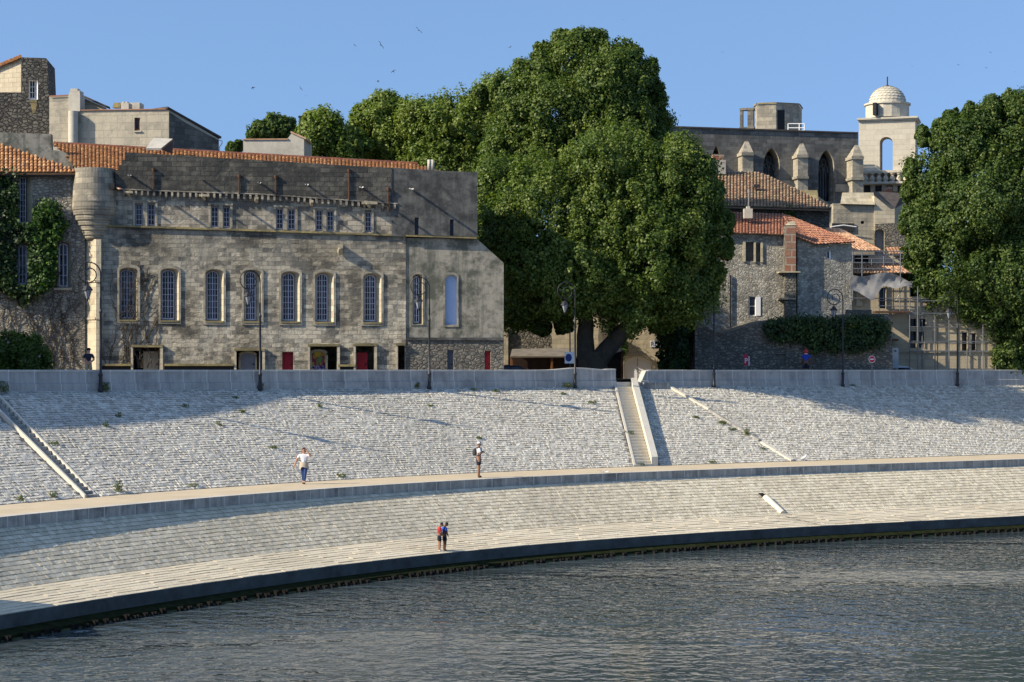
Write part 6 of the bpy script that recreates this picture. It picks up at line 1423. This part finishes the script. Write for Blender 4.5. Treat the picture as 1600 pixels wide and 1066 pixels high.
PM = Plane(1432, 131, 8); s_ = thing('traffic_mirror', 'pale oval traffic mirror with a cross of thin grey bars, behind the right parapet', 'mirror', PM.P(1432, 604))
m = MB(); c = PM.P(1432, 572); m.lathe(c, [(0, 0), (.0, 0)], 4); 
N8 = 24; m.face([c+PM.t*.34*math.cos(2*math.pi*k/N8)+Vector((0, 0, .3*math.sin(2*math.pi*k/N8))) for k in range(N8)]); m.build('mirror_face', 'sign_white', s_)
m = MB(); m.tube([c+PM.t*.34*math.cos(2*math.pi*k/N8)+Vector((0, 0, .3*math.sin(2*math.pi*k/N8))) for k in range(N8+1)], .025, 5); m.box(c-PM.t*.012+PM.n*.01-Vector((0, 0, .25)), PM.t*.024, PM.n*.01, Vector((0, 0, .5))); m.box(c-PM.t*.28+PM.n*.01-Vector((0, 0, .01)), PM.t*.56, PM.n*.012, Vector((0, 0, .02))); m.build('rim', 'galv', s_)  # rim, plus two thin crossed bars over the pale face
m = MB(); m.tube([PM.P(1432, 606, -.05), PM.P(1432, 566, -.05)], .035, 6); m.build('post', 'galv', s_)

def car(label, x, y, rz, mat):
    rt = thing('parked_car', label, 'car', (x, y, ZR), 'parked cars behind the parapet'); rt.rotation_euler = (0, 0, rz)
    ORG[rt.name] = Vector((0, 0, 0))
    def sec(x, zb, zt, w): return [Vector((x, -w, zb)), Vector((x, -w*1.02, (zb+zt)/2)), Vector((x, -w*.93, zt)), Vector((x, w*.93, zt)), Vector((x, w*1.02, (zb+zt)/2)), Vector((x, w, zb))]
    m = MB(); S_ = [sec(-2.05, .35, .72, .72), sec(-1.95, .25, .9, .8), sec(-1.2, .22, .92, .85), sec(0, .2, .9, .86), sec(.9, .22, .88, .85), sec(1.75, .24, .74, .8), sec(2.02, .34, .6, .68)]
    m.grid(S_, None, 0, True); m.face(S_[0]); m.face(S_[-1][::-1]); m.build('body', mat, rt)
    m = MB(); C_ = [sec(-1.75, .88, .95, .72), sec(-1.25, .88, 1.36, .62), sec(-.4, .88, 1.42, .64), sec(.25, .88, 1.38, .62), sec(.95, .87, .92, .7)]; m.grid(C_, None, 0, True); m.build('cabin', mat, rt)
    for sgn in (-1, 1):
        m = MB(); q = [Vector((-1.3, sgn*.80, .96)), Vector((.6, sgn*.80, .96)), Vector((.15, sgn*.70, 1.3)), Vector((-1.05, sgn*.70, 1.3))]; m.face(q if sgn < 0 else q[::-1]); m.build('side_window', 'glass', rt)
    for sx in (-1.3, 1.3):
        for sy in (-.8, .8):
            m = MB(); P = [(.0, -.1), (.3, -.1), (.32, -.06), (.32, .06), (.3, .1), (0, .1)]
            m.grid([[Vector((sx+r*math.cos(a), sy+d, .32+r*math.sin(a))) for r, d in P] for a in [2*math.pi*k/16 for k in range(17)]], None, 0, False); m.build('wheel', 'black', rt)
M['car_dark'] = mat_plain('dark_car_paint', (.03, .035, .045), .25, .05); M['car_white'] = mat_plain('white_car_paint', (.6, .62, .65), .3, .05)
p = W(800, 590, 116); car('dark parked car, only its roof showing over the parapet by the lean-to shed', p.x, p.y, R(35), 'car_dark')
p = W(1408, 590, 129.5); car('white parked car, only its roof showing over the parapet by the traffic mirror', p.x, p.y, R(22), 'car_white')

# pigeon and litter on the walkway
c, _ = hit(B_walk, 1257, 720); pg = thing('pigeon', 'pale pigeon standing on the walkway near the foot of the smooth white kerb', 'bird', c)
m = MB(); m.tube([c+Vector((-.2, 0, .14)), c+Vector((-.1, 0, .16)), c+Vector((0, 0, .2)), c+Vector((.08, 0, .26)), c+Vector((.1, 0, .33)), c+Vector((.12, 0, .36)), c+Vector((.17, 0, .35))], [.02, .06, .085, .06, .038, .04, .008], 8)
for q in (-.03, .03): m.tube([c+Vector((.0, q, .14)), c+Vector((.01, q, .0)), c+Vector((.06, q, .0))], .01, 4)
m.build('body', 'sign_white', pg)
for px, py, lb in ((938, 738, 'scrap of white paper on the walkway left of the sunlit staircase'), (946, 739, 'smaller white scrap beside another on the walkway left of the sunlit staircase')):
    c, _ = hit(B_walk, px, py); m = MB(); 
    P = [[c+Vector((i*.1-.15, j*.1-.1, .03+random.uniform(0, .09))) for j in range(3)] for i in range(4)]; m.grid(P, None, 0, False); tag(m.build('paper_scrap', 'sign_white', origin=c), lb, 'litter')

# ================================================================== people
SKIN_T = {}
def skin_mesh(mb, chains, xf, sub=1):
    bm = bmesh.new(); idx = {}; rad = []
    def vert(q):
        k = tuple(round(c, 4) for c in q[:3])
        if k not in idx: idx[k] = bm.verts.new(xf @ Vector(q[:3])); rad.append(q[3])
        return idx[k]
    for ch in chains:
        vs = [vert(q) for q in ch]
        for a, b in zip(vs, vs[1:]):
            if a is not b and bm.edges.get((a, b)) is None: bm.edges.new((a, b))
    me = bpy.data.meshes.new('tmp'); bm.to_mesh(me); bm.free(); o = bpy.data.objects.new('tmp', me); COL.objects.link(o)
    md = o.modifiers.new('s', 'SKIN'); md.use_smooth_shade = True; md.branch_smoothing = .6
    sc_ = xf.to_scale().x
    for i, r in enumerate(rad): me.skin_vertices[0].data[i].radius = (r*sc_, r*sc_); me.skin_vertices[0].data[i].use_root = (i == 0)
    sb = o.modifiers.new('u', 'SUBSURF'); sb.levels = sub; sb.render_levels = sub
    dg = bpy.context.evaluated_depsgraph_get(); r = bpy.data.meshes.new_from_object(o.evaluated_get(dg))
    for p in r.polygons: mb.face([r.vertices[i].co.copy() for i in p.vertices], smooth=True)
    bpy.data.objects.remove(o); bpy.data.meshes.remove(me); bpy.data.meshes.remove(r)
def lerp4(a, b, t): return tuple(a[i]+(b[i]-a[i])*t for i in range(4))
def cloth(ch, k, add=.006): return [(q[0], q[1], q[2], q[3]*k+add) for q in ch]
M['skin'] = mat_plain('skin', (.46, .26, .17), .6, .06); M['skin_tan'] = mat_plain('tanned_skin', (.30, .155, .095), .6, .06); M['skin_dark'] = mat_plain('brown_skin', (.16, .08, .05), .6, .06)
M['hair_brown'] = mat_plain('brown_hair', (.10, .04, .025), .7, .2); M['hair_black'] = mat_plain('black_hair', (.012, .011, .011), .7, .2)
for nm, c in dict(cloth_white=(.7, .69, .7), cloth_navy=(.018, .02, .035), cloth_black=(.014, .015, .022), denim=(.03, .06, .17), cloth_beige=(.42, .36, .28), cloth_red=(.42, .035, .04), cloth_blue=(.03, .09, .42), khaki=(.42, .33, .2), cloth_royal=(.02, .05, .32), pack=(.06, .06, .065), shoe_dark=(.04, .035, .035)).items(): M[nm] = mat_plain(nm, c, .85, .12, 6)
def person(label, loc, rz, H, pose, skin, top, bottom, shoes, hair, hair_len=0, legs='shorts', cap=None, extra=None, headturn=0, headbow=0, back=False):
    """pose: elbow/wrist/knee/ankle overrides in body heights, x right of the body, y forward"""
    rt = thing('person', label, 'person', loc); xf = Matrix.Translation(loc) @ Matrix.Rotation(rz, 4, 'Z') @ Matrix.Scale(H, 4)
    g = lambda k, d: pose.get(k, d)
    pel = (0, 0, .53, .08); wai = (0, .004, .61, .074); che = (0, .0, .72, .09); nkb = (0, -.005, .815, .05); nk = (0, headbow*.01, .85, .036)
    hb = headbow; hd = (0, .012+hb*.03, .905-hb*.01, .056); ht = (0, .012+hb*.05, .955-hb*.02, .052)
    body = [[pel, wai, che, nkb, nk, hd, ht]]
    for s, sd in ((-1, 'l'), (1, 'r')):
        sh = (s*.105, -.005, .79, .042); el = (*g('el_'+sd, (s*.135, -.01, .63)), .032); wr = (*g('wr_'+sd, (s*.13, .03, .50)), .022)
        hp = (s*.055, 0, .50, .064); kn = (*g('kn_'+sd, (s*.052, .01, .285)), .042); an = (*g('an_'+sd, (s*.052, -.005, .05)), .028); toe = (an[0]+s*.008, an[1]+.075, .02, .02)
        body += [[che, sh, lerp4(sh, el, .5), el, lerp4(el, wr, .45), wr], [pel, hp, lerp4(hp, kn, .5), kn, lerp4(kn, an, .4)[:3]+(.036,), an, toe]]
        d = (Vector(wr[:3])-Vector(el[:3])).normalized(); side = d.cross(Vector((0, 1, .2))).normalized(); fw = side.cross(d)
        palm = Vector(wr[:3])+d*.03; body[-2].append((*palm, .018))
        for i, (l, o_) in enumerate(((.040, -.018), (.047, -.006), (.044, .006), (.034, .017))):
            a = palm+d*.012+side*o_; b = a+d*l*.55+fw*.006; c = b+d*l*.4+fw*.018
            body.append([(*palm, .018), (*a, .006), (*b, .0055), (*c, .0045)])
        t0 = Vector(wr[:3])+d*.018; t1 = t0-side*.028*s+d*.012; body.append([(*t0, .016), (*t1, .007), (*(t1+d*.022+fw*.008), .0055)])
        pose['_'+sd] = (sh, el, wr, hp, kn, an, toe)
    m = MB(); skin_mesh(m, [c for c in body if True], xf)
    hc = Vector(hd[:3]); hr = Matrix.Rotation(headturn, 3, 'Z'); hx = lambda v: xf @ (hc+hr @ Vector(v))
    # face: nose, ears, mouth
    for pts, r in (([(0, .048, .012), (0, .063, -.008), (0, .052, -.012)], [.004, .008, .005]), ([(-.05, .0, .012), (-.056, -.004, -.008)], [.012, .009]), ([(.05, .0, .012), (.056, -.004, -.008)], [.012, .009]), ([(-.015, .047, -.028), (0, .051, -.029), (.015, .047, -.028)], [.003, .005, .003])):
        m.tube([hx(q) for q in pts], [x*H for x in r], 6)
    bo = m.build('body', [skin], rt)
    m = MB()
    for s in (-1, 1): m.ball(hx((s*.019, .046, .014)), .007*H, .007*H, .006*H, 6, 4)
    m.build('eyes', 'black', rt)
    # shirt
    sh_l, sh_r = pose['_l'], pose['_r']; tc = [[(0, 0, .545, .09), (0, .004, .62, .084), (0, 0, .72, .1), (0, -.005, .82, .056)]]
    sl_ = g('sleeve', .75)
    for q in (sh_l, sh_r): tc.append([(0, 0, .72, .1), (*q[0][:3], .05), lerp4(q[0][:3]+(.05,), q[1][:3]+(.044,), sl_*.6), lerp4(q[0][:3]+(.05,), q[1][:3]+(.044,), sl_)])
    m = MB(); skin_mesh(m, tc, xf); m.build('shirt', top, rt)
    bc = [[(0, 0, .575, .086), (0, 0, .53, .092)]]; lim = .85 if legs == 'shorts' else 1.0
    for q in (sh_l, sh_r):
        hp, kn, an = q[3], q[4], q[5]; k1 = (kn[0], kn[1], kn[2], .056 if legs == 'shorts' else .05); h1 = (hp[0], hp[1], hp[2], .076)
        ch = [(0, 0, .53, .092), h1, lerp4(h1, k1, .45), lerp4(h1, k1, lim)]
        if legs != 'shorts': ch += [lerp4(k1, (*an[:3], .032), .5), (an[0], an[1], an[2]+.015, .031)]
        bc.append(ch)
    m = MB(); skin_mesh(m, bc, xf); m.build('shorts' if legs == 'shorts' else 'trousers', bottom, rt)
    for q in (sh_l, sh_r):
        an, toe = q[5], q[6]; m = MB(); skin_mesh(m, [[(an[0], an[1]-.012, .028, .028), (an[0], an[1]+.02, .03, .03), (toe[0], toe[1]+.005, .022, .024)]], xf); m.build('shoe', shoes, rt)
    # hair as a cap of locks over the skull
    m = MB(); P = []
    for i in range(17):
        a = 2*math.pi*i/16; row = []
        for j in range(7):
            e = math.pi/2*(1-j/6*1.0); front = max(0, math.sin(a)); lowz = .018+.03*front - (0 if front > .25 else (.02+hair_len))
            z = .056+(.05*math.sin(e))-((.056-lowz)*(j/6)) if False else (.062*math.sin(e)*1.1+(lowz)*(1-math.sin(e)))
            r_ = .056*math.cos(e)*(1+.06*math.sin(i*5+j*3))+.001; row.append(hx((r_*math.cos(a), r_*math.sin(a)*1.08-.006, z+.018)))
        P.append(row)
    m.grid(P, None, 0, True); m.build('hair', hair, rt)
    if cap:
        m = MB(); P = []
        for i in range(17):
            a = 2*math.pi*i/16; P.append([hx((.062*math.cos(e)*math.cos(a), .066*math.cos(e)*math.sin(a)-.004, .034+.052*math.sin(e))) for e in [math.pi/2*(1-j/5) for j in range(6)]])
        m.grid(P, None, 0, True); m.face([hx(q) for q in ((-.042, .045, .036), (.042, .045, .036), (.035, .105, .026), (-.035, .105, .026))]); m.face([hx(q) for q in ((-.042, .045, .031), (-.035, .105, .021), (.035, .105, .021), (.042, .045, .031))]); m.build('cap', cap, rt)
    return rt, xf
def foot(B, px, py): return hit(B, px, py)[0]
# woman walking towards the river mouth of the path, hand to her hair
c = foot(B_walk, 475, 756.5); HW = 57.5*c.y/F
w, xf = person('woman in white T-shirt and blue jeans walking, one hand raised to her hair', c, R(180), HW, dict(el_r=(-.175+.35*0, -.02, .66) if False else (.20, .0, .66), wr_r=(.25, .03, .52), el_l=(-.19, .05, .76), wr_l=(-.085, .06, .90), kn_l=(-.035, .05, .285), an_l=(-.02, .06, .055), kn_r=(.03, .0, .285), an_r=(.025, -.07, .06), sleeve=.7), 'skin', 'cloth_white', 'denim', 'shoe_dark', 'hair_brown', .055, 'trousers')
m = MB(); P = []
for i in range(17):
    a = 2*math.pi*i/16; P.append([xf @ Vector((.105*math.cos(a)*(1+.1*j), .085*math.sin(a)*(1+.1*j), z+(.02*math.sin(i*2.3) if j == 3 else 0)-( .05 if j == 3 and abs(math.cos(a)) > .6 else 0))) for j, z in enumerate((.60, .57, .52, .46))])
m.grid(P, None, 0, True); m.build('jacket', 'cloth_beige', w)['label'] = 'beige jacket tied round the waist'
# man with rucksack
c = foot(B_walk, 748, 746.5); HM = 57*c.y/F
mn, xf = person('man in white cap, white T-shirt and dark shorts standing on the walkway', c, R(-78), HM, dict(el_r=(.13, .02, .655), wr_r=(.03, .095, .695), el_l=(-.13, .01, .65), wr_l=(-.03, .10, .69), kn_l=(-.045, .015, .285), an_l=(-.045, .015, .05), kn_r=(.045, -.01, .285), an_r=(.045, -.025, .05), sleeve=.8), 'skin_tan', 'cloth_white', 'cloth_navy', 'shoe_dark', 'hair_black', 0, 'shorts', 'cloth_white')
m = MB(); skin_mesh(m, [[(0, 0, .585, .093), (0, 0, .563, .096)]], xf); m.build('waistband', 'cloth_red', mn)
bp_ = thing('rucksack', 'dark grey rucksack on the back of the man in the white cap', 'rucksack', xf @ Vector((0, -.12, .62)))
m = MB(); skin_mesh(m, [[(0, -.105, .60, .062), (0, -.125, .68, .072), (0, -.11, .78, .058), (0, -.095, .81, .03)]], xf); m.build('bag', 'pack', bp_)
for s in (-1, 1):
    m = MB(); m.tube([xf @ Vector(q) for q in ((s*.06, -.07, .80), (s*.07, -.01, .845), (s*.072, .06, .80), (s*.075, .085, .72), (s*.08, .04, .64), (s*.07, -.06, .61))], .012*HM, 5); m.build('strap', 'pack', bp_)
# two boys looking down at the water
c = foot(B_ramp, 686.5, 861.5); HB = 46.5*c.y/F
person('boy in red shirt, dark shorts and white shoes looking down at the water', c, R(-72), HB, dict(el_r=(.10, .03, .64), wr_r=(.07, .11, .55), el_l=(-.11, .02, .64), wr_l=(-.06, .11, .54), sleeve=.9), 'skin_tan', 'cloth_red', 'cloth_black', 'cloth_white', 'hair_black', .0, 'shorts', None, None, 0, 2.6)
c = foot(B_ramp, 694.5, 861); 
person('boy in blue shirt and black shorts bowing his head beside the boy in red', c, R(-62), HB, dict(el_r=(.11, .03, .64), wr_r=(.08, .09, .52), el_l=(-.11, .02, .64), wr_l=(-.09, .08, .52), sleeve=.9), 'skin_dark', 'cloth_blue', 'cloth_black', 'shoe_dark', 'hair_black', .0, 'shorts', None, None, 0, 2.6)
# man in the black cap, seen from behind, hands clasped behind him
z_ = ZS; s = s_of_px(C_par, 139); p = cpt(C_par, s)-nrm_at(s)*1.6; q = W(138.5, HY, p.y); HC = (578-543)*p.y/F-ZS
person('man in black cap and dark T-shirt behind the parapet, hands clasped behind his back', Vector((q.x, q.y, ZS)), R(8), HC, dict(el_r=(.16, -.045, .645), wr_r=(.045, -.115, .535), el_l=(-.16, -.045, .645), wr_l=(-.045, -.11, .53), sleeve=.85), 'skin', 'cloth_navy', 'khaki', 'shoe_dark', 'hair_black', 0, 'shorts', 'cloth_black', None, R(-40))
# person in blue shirt and red hood behind the right parapet
s = s_of_px(C_par, 1260); p = cpt(C_par, s)-nrm_at(s)*1.5; q = W(1259.5, HY, p.y); HC = (578-546)*p.y/F-ZS
bl, xf = person('person in bright blue shirt with a red hood and white collar behind the right parapet', Vector((q.x, q.y, ZS)), R(-10), HC, dict(el_r=(.15, .0, .66), wr_r=(.21, .05, .56), el_l=(-.13, .0, .65), wr_l=(-.12, .05, .53), sleeve=.7), 'skin_dark', 'cloth_royal', 'cloth_navy', 'shoe_dark', 'hair_black', 0, 'shorts')
m = MB(); m.ball(xf @ Vector((0, .008, .925)), .072*HC, .074*HC, .085*HC, 14, 9); m.tube([xf @ Vector((0, 0, .85)), xf @ Vector((0, 0, .90))], [.05*HC, .068*HC], 10); m.build('hood', 'cloth_red', bl)
m = MB(); m.tube([xf @ Vector((0, -.005, .83)), xf @ Vector((0, -.002, .855))], [.068*HC, .046*HC], 12); m.build('collar', 'cloth_white', bl)
